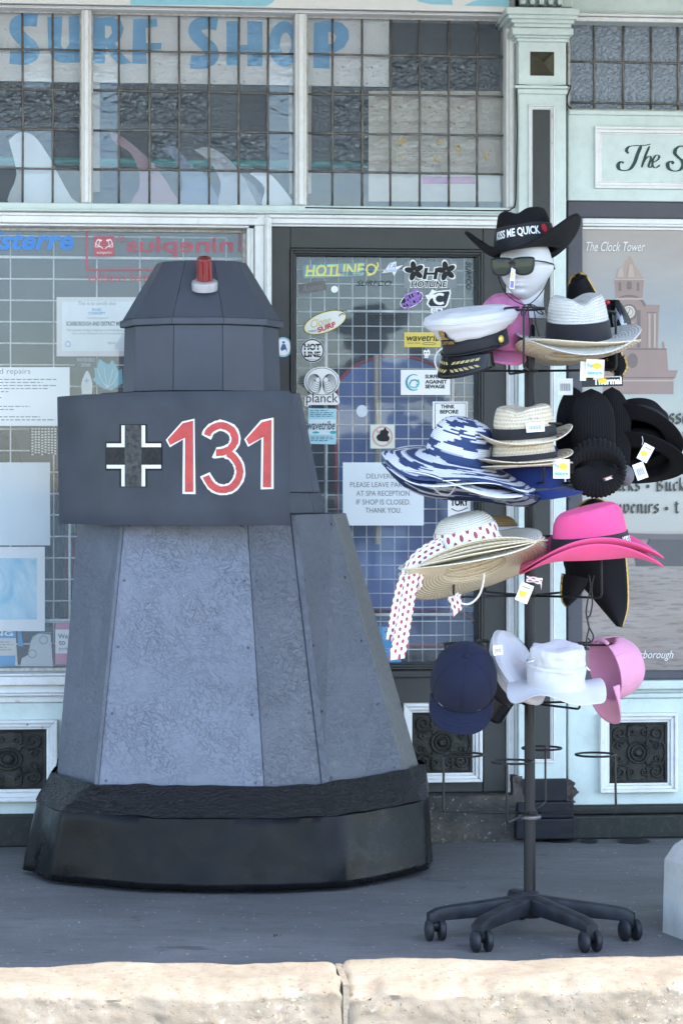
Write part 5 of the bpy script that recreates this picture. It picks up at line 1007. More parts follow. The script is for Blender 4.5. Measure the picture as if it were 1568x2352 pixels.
for sgn in (-1, 1):
    out = [(-.027, .023), (.0, .026), (.027, .024), (.030, .012), (.027, -.014), (.016, -.028), (-.004, -.031), (-.020, -.025), (-.028, -.008)]; pts = bez(out+[out[0]], 4)[:-1]
    cv = lambda x, z: (sgn*.033+sgn*x, -.109+.9*(abs(.033+x)**2), z)
    lp = [cv(x, z) for x, z in pts]; c0 = cv(0, 0); m = MB().add(lp+[(c0[0], c0[1]-.003, c0[2])], [(i, (i+1) % len(lp), len(lp)) if sgn < 0 else ((i+1) % len(lp), i, len(lp)) for i in range(len(lp))]); m.build('lens', 'sunglass_lens', sg, smooth=True)
    MB().tube(lp, .0030, 8, closed=True).build('rim', 'sunglass_frame', sg, smooth=True)
    MB().tube([cv(.028, .014), (sgn*.070, -.095, .014), (sgn*.078, -.05, .012), (sgn*.080, .01, .008), (sgn*.076, .03, -.008)], .0026, 6).build('temple', 'sunglass_frame', sg, smooth=True)
MB().tube([(-.009, -.111, .008), (0, -.113, .011), (.009, -.111, .008)], .0028, 6).build('bridge', 'sunglass_frame', sg, smooth=True)
m = MB(); mp_ = wmp(7.185); m.solid([(1174, 614), (1183, 619), (1181, 663), (1169, 662)], mp_, -.0005, .0005, 0); m.flat([(1175, 622), (1179, 624), (1176, 640), (1173, 640)], mp_, .0012, 1); m.flat([(1172, 644), (1180, 645), (1179, 661), (1171, 660)], mp_, .0012, 2)
in_world(m.build('price_tag', ['print_white', mat((.72, .5, .03)), mat((.20, .16, .42))], sg), MS)
CW = [(0, .118), (.30, .119), (.55, .121), (.74, .114), (.84, .085), (.93, .04), (1.0, 0)]
MC = T(*wp(1208, 578, 7.31)) @ RY(-7) @ RX(-3) @ RZ(-16)
h = Hat(MC, CW, .090, .104, lambda th: .070+.012*abs(sin(th)), lambda th, t: .082*abs(cos(th))**1.7*t**1.5-.010*abs(sin(th))**2*t, pinch(.022, .22, .06))
rt = hatthing('cowboy_hat', 'black cowboy hat banded KISS ME QUICK on the mannequin head', MC, GT[0]); h.body(rt, 'black_felt', 84, 14, .003); h.band(rt, 'black_ribbon', .72, .985, .003); h.edge(rt, 'black_felt', .0026)
def bandmp(x, y, off=0):                                                # x: angle in degrees from the front, y: down the band 0..1
    return tuple(h.crown(R(-90+x), .735+.16*y, .004+off))
m = MB(); text(m, 'KISS ME QUICK', -48, .18, 44, .82, bandmp, .001, 0, bold=.03); m.build('lettering', 'print_white', rt)
m = MB(); m.flat(ell(56, .34, 7, .28, 14), bandmp, .001); m.flat(ell(56, .80, 5.5, .17, 12), bandmp, .0012); m.build('lips_print', mat((.5, .02, .03)), rt)
m = MB(); cp = [(1143, 622), (1147, 645), (1162, 674), (1188, 694), (1212, 699), (1234, 682), (1253, 655), (1264, 628)]
m.tube([wp(x, y, 7.20+.10*(abs(x-1205)/60)**1.6) for x, y in bez(cp, 6)], .0016, 6)
in_world(m.build('chin_cord', 'black_wire', rt, smooth=True), MC)
for nm, pl in (('bow_loop', [(1213, 698), (1200, 705), (1197, 722), (1204, 722), (1212, 704), (1213, 698)]), ('bow_loop', [(1213, 698), (1228, 702), (1244, 716), (1246, 721), (1236, 718), (1222, 704), (1213, 698)]), ('cord_end', [(1212, 699), (1213, 720), (1217, 750), (1216, 775)]), ('cord_end', [(1214, 699), (1226, 715), (1230, 745), (1238, 772)])):
    in_world(MB().tube([wp(x, y, 7.205-.002*k) for k, (x, y) in enumerate(bez(pl, 5))] if nm == 'x' else [wp(x, y, 7.212) for x, y in bez(pl, 5)], .0017, 6).build(nm, 'black_wire', rt, smooth=True), MC)
# ---- baseball caps
def cap(name, label, M, mt, group, lin=None, under=None, open_back=False, bend=.022, vl=.072):
    rt = hatthing(name, label, M, group, 'cap')
    def dn(v, th, q):
        v = v.copy(); f = max(0, -v.y/.1); v.z += .010*f*min(1, v.z/.06); v.y -= .006*f*(v.z/.12); return v
    H = Hat(M, [(0, .128), (.30, .126), (.60, .112), (.84, .082), (.97, .04), (1.0, 0)], .086, .098, 0, None, dn); o = H.body(rt, mt, 64, 0, .002, 'crown')
    if open_back:
        me = o.data; bad = [p.index for p in me.polygons if p.center.y > .035 and p.center.z < .072-1.6*abs(p.center.x)*.6 and abs(p.center.x) < .045]
        import bmesh; bm = bmesh.new(); bm.from_mesh(me); bm.faces.ensure_lookup_table(); bmesh.ops.delete(bm, geom=[bm.faces[i] for i in bad], context='FACES'); bm.to_mesh(me); bm.free()
        MB().tube([(.048*cos(t), H.ay*.93*1.0, .004) if 0 else tuple(H.crown(R(90-30+60*t), .97, .001)) for t in [k/8 for k in range(9)]], .006, 6).build('back_strap', mt, rt, smooth=True)
    for k in range(6):
        th = R(-90+60*k+0); MB().tube([H.crown(th, .08+.9*j/10, .0004) for j in range(11)], .0011, 5).build('seam', mt, rt, smooth=True)
    MB().lathe([(.007, .126), (.008, .129), (.005, .133), (.0, .134)], 12).build('top_button', mt, rt, smooth=True)
    def vis(a, b):
        an = R(-90+(a-.5)*136); e = H.crown(an, 1); s_ = (a-.5)*2; w = vl*(1-abs(s_)**3.2)**.8; d_ = Vector((e.x*.25, e.y, 0)); d_ = Vector((s_*.22, -1, 0)).normalized()
        return (e.x+d_.x*w*b, e.y+d_.y*w*b, e.z-.012*b-bend*abs(s_)**2*(.4+.6*b)+.006*b*(1-abs(s_)))
    MB().grid(vis, 28, 8).build('visor', under or mt, rt, smooth=True, solid=.004, offset=0)
    m = MB()
    for b in (.3, .5, .7, .88): m.tube([Vector(vis(.06+.88*k/20, b))+Vector((0, 0, .0024)) for k in range(21)], .0006, 4)
    m.build('stitching', mt, rt, smooth=True, kind='stuff')
    return rt, H
M1 = T(*wp(1152, 775, 7.34)) @ RY(8) @ RX(26) @ RZ(-6); rt, _ = cap('baseball_cap', 'mauve pink baseball cap behind the white captain cap', M1, 'mauve_cloth', GT[0])
# ---- captain caps
def captain(label, M, group, badge):
    rt = hatthing('captain_cap', label, M, group, 'cap'); ax, ay = .088, .100
    MB().grid(lambda a, b: (ax*cos(2*PI*a), ay*sin(2*PI*a), .044*b), 48, 3, cu=True).build('band', 'black_ribbon', rt, smooth=True, solid=.003)
    def top(a, b):
        th = 2*PI*a; p = [(1.0, .044), (1.12, .052), (1.36, .074), (1.43, .088), (1.36, .102), (1.05, .113), (.6, .117), (.001, .116)]; i = min(6.999, b*7); k = int(i); u = i-k; u = u*u*(3-2*u)*.5+u*.5
        r = p[k][0]*(1-u)+p[k+1][0]*u; z = p[k][1]*(1-u)+p[k+1][1]*u; fr_ = -sin(th); w = noise.noise(Vector((cos(th)*2.2, sin(th)*2.2, b*3)))
        return ((r+.02*w)*ax*cos(th), (r+.02*w)*ay*sin(th), z+.010*fr_*r*(b > .15)+.004*w)
    MB().grid(top, 72, 28, cu=True).build('top', 'white_cloth', rt, smooth=True)
    MB().tube([top(k/72, 3/7) for k in range(72)], .0022, 6, closed=True).build('piping', 'white_cloth', rt, smooth=True)
    def vis(a, b, off=0):
        an = R(-90+(a-.5)*142); s_ = (a-.5)*2; w = .062*(1-abs(s_)**2.6)**.75; return Vector((ax*1.01*cos(an)+.25*s_*w*b*.6, ay*1.01*sin(an)-w*b*.62, .006-.056*b*(1-.3*s_*s_)-.010*s_*s_+off))
    MB().grid(vis, 28, 8).build('visor', 'gloss_black', rt, smooth=True, solid=.003, offset=-1)
    MB().tube([vis(k/28, 1) for k in range(29)], .0026, 6).build('visor_edge', 'gloss_black', rt, smooth=True)
    if badge:
        m = MB(); r_ = random.Random(3)
        for s_ in (-1, 1):
            for k in range(6):
                for w in (-1, 1):
                    a = .5+s_*(.055+.055*k); b = .55-.012*k+w*.17; nv = (vis(a+.02, b)-vis(a-.02, b)).cross(vis(a, b+.05)-vis(a, b-.05)).normalized(); nv = nv if nv.z > 0 else -nv; c = vis(a, b)+nv*.004; d1 = (vis(a+s_*.045, b+w*.10)-vis(a-s_*.02, b-w*.04)); d1 = d1.normalized()*.0095; n2 = (vis(a, b+.1)-vis(a, b-.1)).normalized(); n2 = (n2-d1.normalized()*n2.dot(d1.normalized())).normalized()*.0042
                    up = nv*.0025; m.add([c-d1, c+n2, c+d1, c-n2, c+up], [(0, 1, 4), (1, 2, 4), (2, 3, 4), (3, 0, 4), (4, 1, 0), (4, 2, 1), (4, 3, 2), (4, 0, 3)])
        m.build('gold_leaves', mat((.72, .62, .28), .5, 'gold_thread'), rt, smooth=False, kind='stuff')
        bmp = lambda x, y, off=0: ((ax+.006+.012*(1-y)+off)*cos(R(-90+x)), (ay+.007+.022*(1-y)+off)*sin(R(-90+x)), .086-.052*y)
        MB().flat([(-13, .92), (-15, .68), (-8, .60), (-9, .30), (-5, .02), (4, .0), (7, .22), (5, .45), (9, .6), (15, .66), (13, .92)], bmp, .002).build('badge', mat((.02, .02, .03)), rt)
        m = MB().flat([(-7, .62), (-8, .28), (-4, .05), (3, .04), (5, .22), (2, .42), (8, .60)], bmp, .0045); text(m, 'CAPTAIN', -13, .70, 13, .90, bmp, .0045, bold=.03); m.build('badge_embroidery', 'gold_trim', rt)
        m = MB(); c = Vector(((ax+.004)*cos(R(2)), (ay+.004)*sin(R(2)), .024)); m.lathe([(.0105, 0), (.0105, .003), (.007, .006), (.0, .007)], 16); m.v = [(c.x+z, c.y+x, c.z+y) for x, y, z in m.v]; m.build('button', mat((.62, .48, .12), .3, 'button_gold', metal=.4), rt, smooth=True)
        m = MB().tube([((ax+.006)*cos(R(-90+x)), (ay+.006)*sin(R(-90+x)), .006+.001*sin(x)) for x in range(-86, 90, 6)], .0032, 6); m.build('strap', 'gloss_black', rt, smooth=True)
    return rt
captain('white captain cap with gold leaf visor and badge', T(*wp(1094, 800, 7.20)) @ RY(-11) @ RX(12) @ RZ(-46), GT[0], True)
# ---- straw fedoras
FED = [(0, .118), (.30, .121), (.58, .124), (.80, .119), (.90, .09), (.96, .045), (1.0, 0)]
def fedora(name, label, M, mt, group, bw=.085, ax=.090, ay=.105, lift=None, bandm='black_ribbon', q=(.80, .985), prof=FED, d=(.022, .16), wob=0):
    rt = hatthing(name, label, M, group); H = Hat(M, prof, ax, ay, bw, lift, pinch(d[0], d[1], .06), wob); H.body(rt, mt, 72, 12, .003)
    if bandm: H.band(rt, bandm, q[0], q[1], .003)
    return rt, H
up1 = lambda th, t: .030*abs(cos(th))**2*t**1.5-.004*t-.014*abs(sin(th))**3*t
MF = T(*wp(1328, 778, 7.22)) @ RY(-3) @ RX(11) @ RZ(8)
rt, _ = fedora('straw_fedora', 'white straw fedora with black band, uppermost on its hook', MF, 'white_straw', GT[0], .085, .090, .1, up1)
MF2 = T(*wp(1328, 812, 7.22)) @ RY(-2) @ RX(-7) @ RZ(14)
rt, _ = fedora('straw_fedora', 'cream straw fedora nested beneath the white straw fedora', MF2, 'cream_straw', GT[0], .087, .088, .098, lambda th, t: .034*abs(cos(th))**2*t**1.5, prof=[(r, z*.8) for r, z in FED])
price_tag(rt, MF2, 1366, 846, 42, 42, 7.10, 3, 1)
price_tag(rt, MF2, 1339, 852, 14, 44, 7.11, 2, 0)
# ---- pirate hats: stiff felt flaps with gold edging round a low crown
def pirate(label, cx, cy, Y, group, flaps):
    M = T(*wp(cx, cy, Y)); rt = hatthing('pirate_hat', label, M, group)
    m = MB().lathe([(.085, 0), (.08, .04), (.05, .062), (.001, .066)], 32); m.v = [(x, .075-z, y) for x, y, z in m.v]; m.build('crown', 'black_felt', rt, smooth=60)
    for A, B, bulge, y0, gold in flaps:
        A = bez(A, 6); B = bez(B, 6); n = min(len(A), len(B))-1
        def f(a, b):
            i = round(b*n); p = Vector(A[round(b*(len(A)-1))]).lerp(Vector(B[round(b*(len(B)-1))]), a); return wp(p.x, p.y, Y+y0-bulge*sin(a*PI)+.01*sin(b*4))
        in_world(MB().grid(f, 12, n, flip=True).build('flap', 'black_felt', rt, smooth=True, solid=.004, offset=0), M)
        for e in gold:
            L = [f(e, k/24) for k in range(25)] if e in (0, 1) else [f(k/16, 0) for k in range(17)]
            in_world(MB().tube(L, .0042, 7).build('gold_edge', 'gold_trim', rt, smooth=True), M)
pirate('black gold edged pirate hat standing behind the white straw fedora', 1370, 760, 7.46, GT[0], [([(1306, 655), (1305, 720), (1330, 790), (1370, 835), (1415, 858)], [(1346, 634), (1372, 680), (1400, 745), (1425, 810), (1440, 848)], .03, 0, (1,)), ([(1306, 655), (1312, 638), (1322, 630)], [(1346, 634), (1338, 629), (1330, 627)], .01, 0, (0, 1)), ([(1395, 825), (1405, 845), (1412, 862)], [(1432, 818), (1438, 842), (1428, 862)], .015, -.03, (0, 1))])
pirate('black gold edged pirate hat hanging behind the pink cowboy hats', 1365, 1285, 7.44, GT[2], [([(1316, 1186), (1300, 1250), (1318, 1320), (1360, 1372), (1416, 1438)], [(1416, 1186), (1432, 1250), (1440, 1330), (1440, 1395), (1427, 1441)], .04, 0, (1,)), ([(1316, 1186), (1326, 1166), (1344, 1152), (1362, 1146)], [(1416, 1186), (1404, 1164), (1386, 1151), (1366, 1146)], .02, 0, (0, 1)), ([(1292, 1318), (1289, 1350), (1291, 1378), (1300, 1392)], [(1350, 1330), (1342, 1350), (1328, 1370), (1306, 1391)], .02, -.05, (0,))])
m = MB()
MSK = T(*wp(1415, 745, 7.42)); rt = hatthing('bandana', 'glossy black bandana with silver print beside the clock poster', MSK, GT[0], 'bandana')
def ban(a, b):
    p = wp(1392+58*a*(.5+.5*sin(b*PI)), 688+128*b, 7.42+.02*sin(a*5+b*4)-.03*sin(a*PI)); return p
in_world(MB().grid(ban, 14, 18, flip=True).build('cloth', mat((.012, .014, .02), .25), rt, smooth=True, solid=.002), MSK)
in_world(MB().grid(lambda a, b: Vector(ban(.25+.45*a, .22+.2*b+.08*sin(a*9)))+Vector((0, -.004, 0)), 10, 4, flip=True).build('print', mat((.30, .34, .38), .3), rt, smooth=True), MSK)
in_world(MB().grid(lambda a, b: Vector(ban(.70+.12*a, .42+.48*b))+Vector((0, -.004, 0)), 3, 8, flip=True).build('print', mat((.30, .34, .38), .3), rt, smooth=True), MSK)
c_ = wp(1394, 694, 7.38); m = MB().lathe([(0, -.008), (.008, -.003), (.008, .003), (0, .008)], 12); m.v = [tuple(Vector(v)+c_) for v in m.v]; in_world(m.build('red_bead', mat((.45, .01, .02), .2), rt, smooth=True), MSK)
# ---- second tier
def wavy(amp, k, ph, droop): return lambda th, t: (amp*sin(k*th+ph)+.5*amp*sin((k+2)*th+2*ph))*t**1.6-droop*t
STR = [(0, .115), (.35, .113), (.70, .10), (.92, .065), (1.0, .02), (1.02, 0)]
for i, (dz, ph, amp, dr, tx, lab) in enumerate(((0, 3.4, .016, .035, 9, 'navy and white striped floppy sun hat, uppermost of its stack'), (-.030, 3.9, .020, .030, 4, 'navy and white striped sun hat, middle of the floppy stack'), (-.056, 2.9, .018, .026, -5, 'navy and white striped sun hat, lowest of the floppy stack'))):
    M = T(*(wp(1052, 1052, 7.16)+Vector((0, 0, dz)))) @ RY(13) @ RX(tx) @ RZ(20*i); H = Hat(M, STR if i == 0 else [(r, z*.75) for r, z in STR], .092, .1, lambda th: .128+.012*cos(th), wavy(amp, 2, ph, dr), None, .002, i)
    rt = hatthing('sun_hat', lab, M, GT[1], 'sun hat'); H.body(rt, 'striped_straw', 90, 16, .0025)
    if i == 2: in_world(MB().tube([wp(x, y, 7.12) for x, y in bez([(985, 1085), (990, 1112), (1010, 1133), (1030, 1136), (1044, 1120), (1050, 1092)], 5)], .0024, 6).build('chin_elastic', mat((.66, .64, .62)), rt, smooth=True), M)
TRI = [(0, .090), (.30, .094), (.60, .098), (.82, .094), (.92, .07), (.97, .035), (1.0, 0)]
curl = lambda th, t: .024*max(0, sin(th))**1.0*t**1.4+.020*abs(cos(th))**2*t**1.6+.012*t**2
M = T(*wp(1205, 1012, 7.12)) @ RY(-4) @ RX(6) @ RZ(-14); rt, _ = fedora('straw_trilby', 'flecked straw trilby with turned up brim, uppermost of two', M, 'trilby_straw', GT[1], .044, .088, .1, lambda th, t: .030*abs(cos(th-.35))**3*t**1.3+.006*t**2, prof=TRI, d=(.020, .2), q=(.80, .93))
price_tag(rt, M, 1229, 981, 42, 22, 7.005, -4, 3)
M = T(*wp(1203, 1056, 7.12)) @ RY(-5) @ RX(3) @ RZ(8); rt, _ = fedora('straw_trilby', 'flecked straw trilby with black band under the other trilby', M, 'trilby_straw', GT[1], .046, .090, .1, lambda th, t: .018*abs(cos(th-.2))**3*t**1.3, prof=[(r, z*.62) for r, z in TRI], d=(.01, .1), q=(.86, .985))
price_tag(rt, M, 1289, 1077, 38, 44, 7.02, 0, 1)
M = T(*wp(1205, 1076, 7.13)) @ RY(-3) @ RX(-4); rt, _ = fedora('straw_trilby', 'straw trilby brim lowest in the trilby stack', M, 'trilby_straw', GT[1], .045, .088, .098, lambda th, t: .010*abs(cos(th))**2*t, bandm=None, prof=[(r, z*.5) for r, z in TRI], d=(0, 0))
M = T(*wp(1216, 1112, 7.24)) @ RX(8) @ RZ(70); cap('baseball_cap', 'royal blue cap under the straw trilbies', M, 'royal_cloth', GT[1])
def beanie(label, cx, top, bot, hw, Y, cuff, seed, tilt=0):
    M = T(*wp(cx, (top+bot)/2, Y)); rt = hatthing('beanie', label, M, GT[1], 'beanie'); nr = 46
    def bd(a, b):
        th = 2*PI*a; t = b; w = hw*min(1, (1-(1-min(1, t/.42))**2.2))**.62*(1-.10*max(0, t-.6)); rb = 1+.040*cos(nr*th); k = .55+.45*t
        x = cx+tilt*t+w*cos(th)*rb+2*noise.noise(Vector((t*3, seed, 0))); y = top+(bot-top)*t; dp = (hw*.62*min(1, (1-(1-min(1, t/.42))**2.2))**.62)*sin(th)*rb/FPX*Y
        return wp(x, y, Y+dp)
    in_world(MB().grid(bd, 184, 22, cu=True, flip=True).build('body', 'black_knit', rt, smooth=True), M)
    if cuff:
        ccx, ccy, rx, ry = cuff
        def fold(a, b):                                                   # turned-up ribbed cuff, arched over the opening
            th = PI*(a*1.16-.08); e = 1+.028*cos(34*th); k = b; ro, ri = 1.0, .40; q = ro+(ri-ro)*k; bul = sin(PI*k)**.7
            return wp(ccx+rx*(1.0-.16*k)*cos(th)*e, ccy-ry*(q if sin(th) > 0 else q*.9)*sin(th)*e+6*k, Y-.050-.030*bul*(.7+.3*e)+.012*k)
        in_world(MB().grid(fold, 200, 12).build('cuff', 'black_knit', rt, smooth=True, solid=.004, offset=0), M)
        def low(a, b):                                                    # inside of the back, seen below the opening
            th = PI*(1+a); e = 1+.020*cos(40*th); q = b; return wp(ccx+rx*(.25+.75*q)*cos(th)*e, ccy+8-(ry*.92)*q*sin(th)*e-14*(1-q), Y-.030-.022*sin(PI*q*.9)*e)
        in_world(MB().grid(low, 160, 12, flip=True).build('lining', 'black_knit', rt, smooth=True, solid=.004, offset=0), M)
        mp_ = wmp(Y-.083); m = MB().flat([(1383, 1098), (1406, 1090), (1408, 1099), (1386, 1107)], mp_, 0, 0); m.flat([(1383.5, 1099), (1406, 1091), (1406, 1092.5), (1384, 1100.5)], mp_, .001, 1); text(m, 'THERMAL', 1388, 1095, 1405, 1102, mp_, .001, 2, rot=-18, bold=.04)
        in_world(m.build('label_patch', ['ink', mat((.5, .03, .03)), 'print_white'], rt), M)
    return rt, M
beanie('black ribbed beanie hanging furthest right of three', 1405, 888, 1105, 44, 7.30, None, 3, -4)
beanie('black ribbed beanie hanging furthest left of three', 1316, 888, 1078, 36, 7.30, None, 5, -4)
rt, M = beanie('black ribbed beanie with rolled cuff and label, front of three', 1357, 892, 1085, 50, 7.20, (1370, 1074, 66, 66), 1, 8)
m = MB(); mp_ = wmp(7.13); m.solid([(1336, 868), (1430, 863), (1430, 886), (1335, 889)], mp_, -.001, .001, 0); text(m, 'Thermal', 1362, 867, 1427, 883, mp_, .002, 1, bold=.04, rot=-2); m.flat(ell(1383, 874, 11, 6.5, 12), mp_, .003, 2); m.flat([(1370, 866), (1425, 864), (1425, 865), (1370, 867)], mp_, .002, 1)
in_world(m.build('header_card', [mat((.012, .014, .02), .35), 'print_white', mat((.72, .5, .03))], rt), M)
price_tag(rt, M, 1298, 888, 34, 38, 7.25, 0, 3)
M = T(*wp(1435, 1092, 7.24)); rt = hatthing('beanie', 'grey flecked knitted hat edge beside the black beanie', M, GT[1], 'beanie')
MB().grid(lambda a, b: (.026*cos(2*PI*a)*sin(PI*b), .03*sin(2*PI*a)*sin(PI*b), .03*cos(PI*b)), 20, 12, cu=True).build('body', 'grey_fleck', rt, smooth=True)
FELT = [(0, .105), (.35, .108), (.65, .110), (.86, .10), (.95, .06), (1.0, 0)]
M = T(*wp(1455, 1012, 7.36)) @ RY(22) @ RX(-38) @ RZ(30); rt, _ = fedora('felt_hat', 'black felt hat tilted up, upper of two by the beanies', M, 'black_felt', GT[1], .05, .085, .1, lambda th, t: .02*abs(cos(th))**2*t, prof=FELT)
price_tag(rt, M, 1482, 1040, 26, 40, 7.13, 28, 2, [(1474, 1002), (1476, 1012), (1474, 1022)])
M = T(*wp(1462, 1062, 7.37)) @ RY(12) @ RX(-30) @ RZ(50); rt, _ = fedora('felt_hat', 'black felt hat hanging below the other felt hat', M, 'black_felt', GT[1], .05, .085, .1, lambda th, t: .02*abs(cos(th))**2*t, prof=[(r, z*.7) for r, z in FELT])
price_tag(rt, M, 1470, 1082, 26, 38, 7.12, -20, 3)
# ---- third tier
WID = [(0, .100), (.35, .100), (.66, .094), (.88, .072), (.97, .035), (1.0, 0)]
LB = ('cream straw sun hat with dotted ribbon, top of the wide brimmed stack', 'cream straw sun hat, second from the top of the ribboned stack', 'cream straw sun hat, third from the top of the ribboned stack', 'cream straw sun hat, fourth from the top of the ribboned stack', 'cream straw sun hat showing its underside at the stack bottom')
for i in range(5):
    M = T(*(wp(1078+1.5*i, 1262, 7.10)+Vector((.002*i, .004*i, -.0125*i)))) @ RY(-14-.6*i) @ RX((6, -2, -8, -14, -21)[i]) @ RZ(37*i)
    H = Hat(M, WID if i == 0 else [(r, z*(.80-.05*i)) for r, z in WID], .092-.0008*i, .1, .112+.002*(i % 3), lambda th, t, i=i: .008*sin(2*th+i)*t**2-.012*t+.010*t**3, None, 0)
    rt = hatthing('sun_hat', LB[i], M, GT[2], 'sun hat'); H.body(rt, 'ivory_straw' if i == 0 else 'cream_straw', 84, 12, .003)
    if i == 0:
        H.band(rt, 'dotted_ribbon', .64, .985, .0035, name='ribbon_band')
        def strip(name, pts, w, Y, mt='dotted_ribbon', tw=0):
            p = bez(pts, 8); n = len(p)-1; acc = [0]
            for q, r in zip(p, p[1:]): acc.append(acc[-1]+math.hypot(q[0]-r[0], q[1]-r[1]))
            def g(a, b):
                k = round(b*n); x, y = p[k][:2]; ww = w[0]+(w[1]-w[0])*b; an = tw*b; d0 = p[min(n, k+1)]; d1 = p[max(0, k-1)]; dx, dy = d0[0]-d1[0], d0[1]-d1[1]; L = math.hypot(dx, dy) or 1
                return wp(x+(a-.5)*ww*(-dy/L)*-1*-1, y+(a-.5)*ww*(dx/L)+ (a*14 if b == 1 else 0), Y+.006*sin(a*4+b*6)+.012*(a-.5)*sin(b*5+an)-.004*b)
            in_world(MB().grid(g, 6, n, uv=lambda a, b: (a*.063+.01, acc[round(b*n)]/820)).build(name, mt, rt, smooth=True, solid=.0008), M)
        strip('ribbon_tail', [(1022, 1248), (985, 1262), (950, 1292), (928, 1340), (914, 1400), (906, 1455), (899, 1466)], (30, 34), 7.03)
        strip('ribbon_tail', [(1018, 1252), (980, 1272), (952, 1300), (941, 1350), (929, 1420), (918, 1480), (911, 1508)], (30, 36), 7.015)
    if i == 1: strip('ribbon_tail', [(1030, 1288), (1000, 1296), (970, 1310), (948, 1345), (940, 1400), (935, 1420)], (20, 8), 7.045); strip('ribbon_bow', [(980, 1302), (962, 1312), (955, 1336), (952, 1350)], (26, 34), 7.03)
    if i == 4:
        in_world(MB().tube([wp(x, y, 7.06) for x, y in bez([(1112, 1315), (1108, 1345), (1098, 1370), (1080, 1386), (1060, 1386), (1046, 1370), (1052, 1362)], 5)], .0030, 6).build('chin_elastic', mat((.70, .68, .66)), rt, smooth=True), M)
        strip('ribbon_end', [(1042, 1368), (1046, 1384), (1050, 1402)], (34, 22), 7.08); strip('ribbon_end', [(1208, 1330), (1226, 1332), (1244, 1336)], (14, 16), 7.05)
        price_tag(rt, M, 1204, 1362, 30, 44, 7.02, 22, 2, [(1200, 1330), (1203, 1340)])
M = T(*wp(1150, 1245, 7.36)) @ RX(4); rt, H = fedora('straw_hat', 'brown straw hat with white band behind the ribboned sun hats', M, 'tan_straw', GT[2], .04, .055, .07, None, 'white_cloth', (.60, .98), prof=[(0, .075), (.4, .074), (.75, .06), (.95, .03), (1, 0)], d=(0, 0))
PK_ = [(0, .110), (.35, .112), (.66, .116), (.83, .112), (.91, .085), (.96, .04), (1.0, 0)]
def side(v, th, q):
    v = pinch(.020, .10, .055)(v, th, q); v.z -= .16*v.y*max(0, v.z-.03)/.09; return v
for i, (dz, lab) in enumerate(((0, 'bright pink cowboy hat, uppermost of the pink pair'), (-.017, 'bright pink cowboy hat, nested below the other pink one'))):
    M = T(*(wp(1356, 1262, 7.11)+Vector((0, 0, dz)))) @ RY(-5+2*i) @ RX(5) @ RZ(90)
    H = Hat(M, PK_, .092, .108, lambda th: .062+.030*abs(sin(th))**1.5, lambda th, t: .050*abs(cos(th))**1.6*t**1.3-.040*abs(sin(th))**2.5*t**1.2, side); rt = hatthing('cowboy_hat', lab, M, GT[2]); H.body(rt, 'pink_felt', 84, 14, .0035)
    if i == 0:
        H.band(rt, 'black_ribbon', .82, .985, .003); m = MB(); text(m, 'KISS ME QUICK', -40, .18, 40, .82, lambda x, y, off=0: tuple(H.crown(R(-90+x), .83+.15*y, .004+off)), .001, 0, bold=.03); m.build('lettering', 'print_white', rt)
    else:
        for k, pl in enumerate(([(1352, 1320), (1356, 1350), (1349, 1380), (1346, 1410), (1352, 1440), (1347, 1465), (1345, 1490)], [(1364, 1320), (1358, 1352), (1360, 1385), (1355, 1412), (1349, 1420), (1352, 1440), (1362, 1460), (1358, 1474), (1350, 1466)])):
            in_world(MB().tube([wp(x, y, 7.13) for x, y in bez(pl, 5)], .0022, 6).build('hat_cord', 'black_wire', rt, smooth=True), M)
# ---- lowest stocked tier
captain('plain white captain cap tipped on its side behind the navy cap', T(*wp(1142, 1560, 7.26)) @ RZ(58) @ RX(62) @ RZ(-24) @ Matrix.Diagonal((.86, .86, .86, 1)), GT[3], False)
M = T(*wp(1064, 1570, 7.12)) @ RY(3) @ RX(50) @ RZ(-4) @ Matrix.Diagonal((1.08, 1.02, 1.0, 1)); cap('baseball_cap', 'navy blue baseball cap hanging peak down at the front', M, 'navy_cloth', GT[3], vl=.066, bend=.020)
M = T(*wp(1392, 1556, 7.24)) @ RY(14) @ RX(72) @ RZ(158); cap('baseball_cap', 'pale pink baseball cap hanging peak down beside the white sun hat', T(*wp(1388, 1540, 7.26)) @ RZ(118) @ RX(76) @ Matrix.Diagonal((.92, .92, .92, 1)), 'pink_cloth', GT[3], open_back=True)
def crumple(v, th, q):
    v = v.copy(); a = noise.fractal(Vector((v.x*22, v.y*22, v.z*26)), 1, 2, 3); r = max(0, 1-abs(q-.55)/.45); k = .010*a*r; return v+Vector((cos(th), sin(th), .8*(q < .5)))*k+Vector((0, 0, .008*noise.noise(Vector((v.x*16, v.y*16, 3)))*(q < .45)))
BK = [(0, .112), (.35, .113), (.72, .110), (.93, .098), (.99, .06), (1.0, .02), (1.02, 0)]
M = T(*wp(1278, 1572, 7.08)) @ RY(2) @ RX(9) @ RZ(10); H = Hat(M, BK, .080, .088, lambda th: .058, lambda th, t: (.016*sin(3*th+1.0)+.008*sin(5*th))*t**1.3-.018*t, crumple, .006, 2)
rt = hatthing('sun_hat', 'crumpled white cotton sun hat with zip pulls and floppy brim', M, GT[3], 'sun hat'); H.body(rt, 'crumpled_white', 96, 12, .002); H.band(rt, 'crumpled_white', .66, .70, .003, name='zip_seam')
for a, b, c, d_ in ((1212, 1522, 1226, 1517), (1343, 1530, 1354, 1541)): in_world(MB().tube([wp(a, b, 6.99), wp(c, d_, 6.99)], .0028, 6).build('zip_pull', mat((.55, .55, .58), .3, 'zip_metal', metal=.7), rt, smooth=True), M)
price_tag(rt, M, 1143, 1494, 22, 22, 7.03, -5, 3)

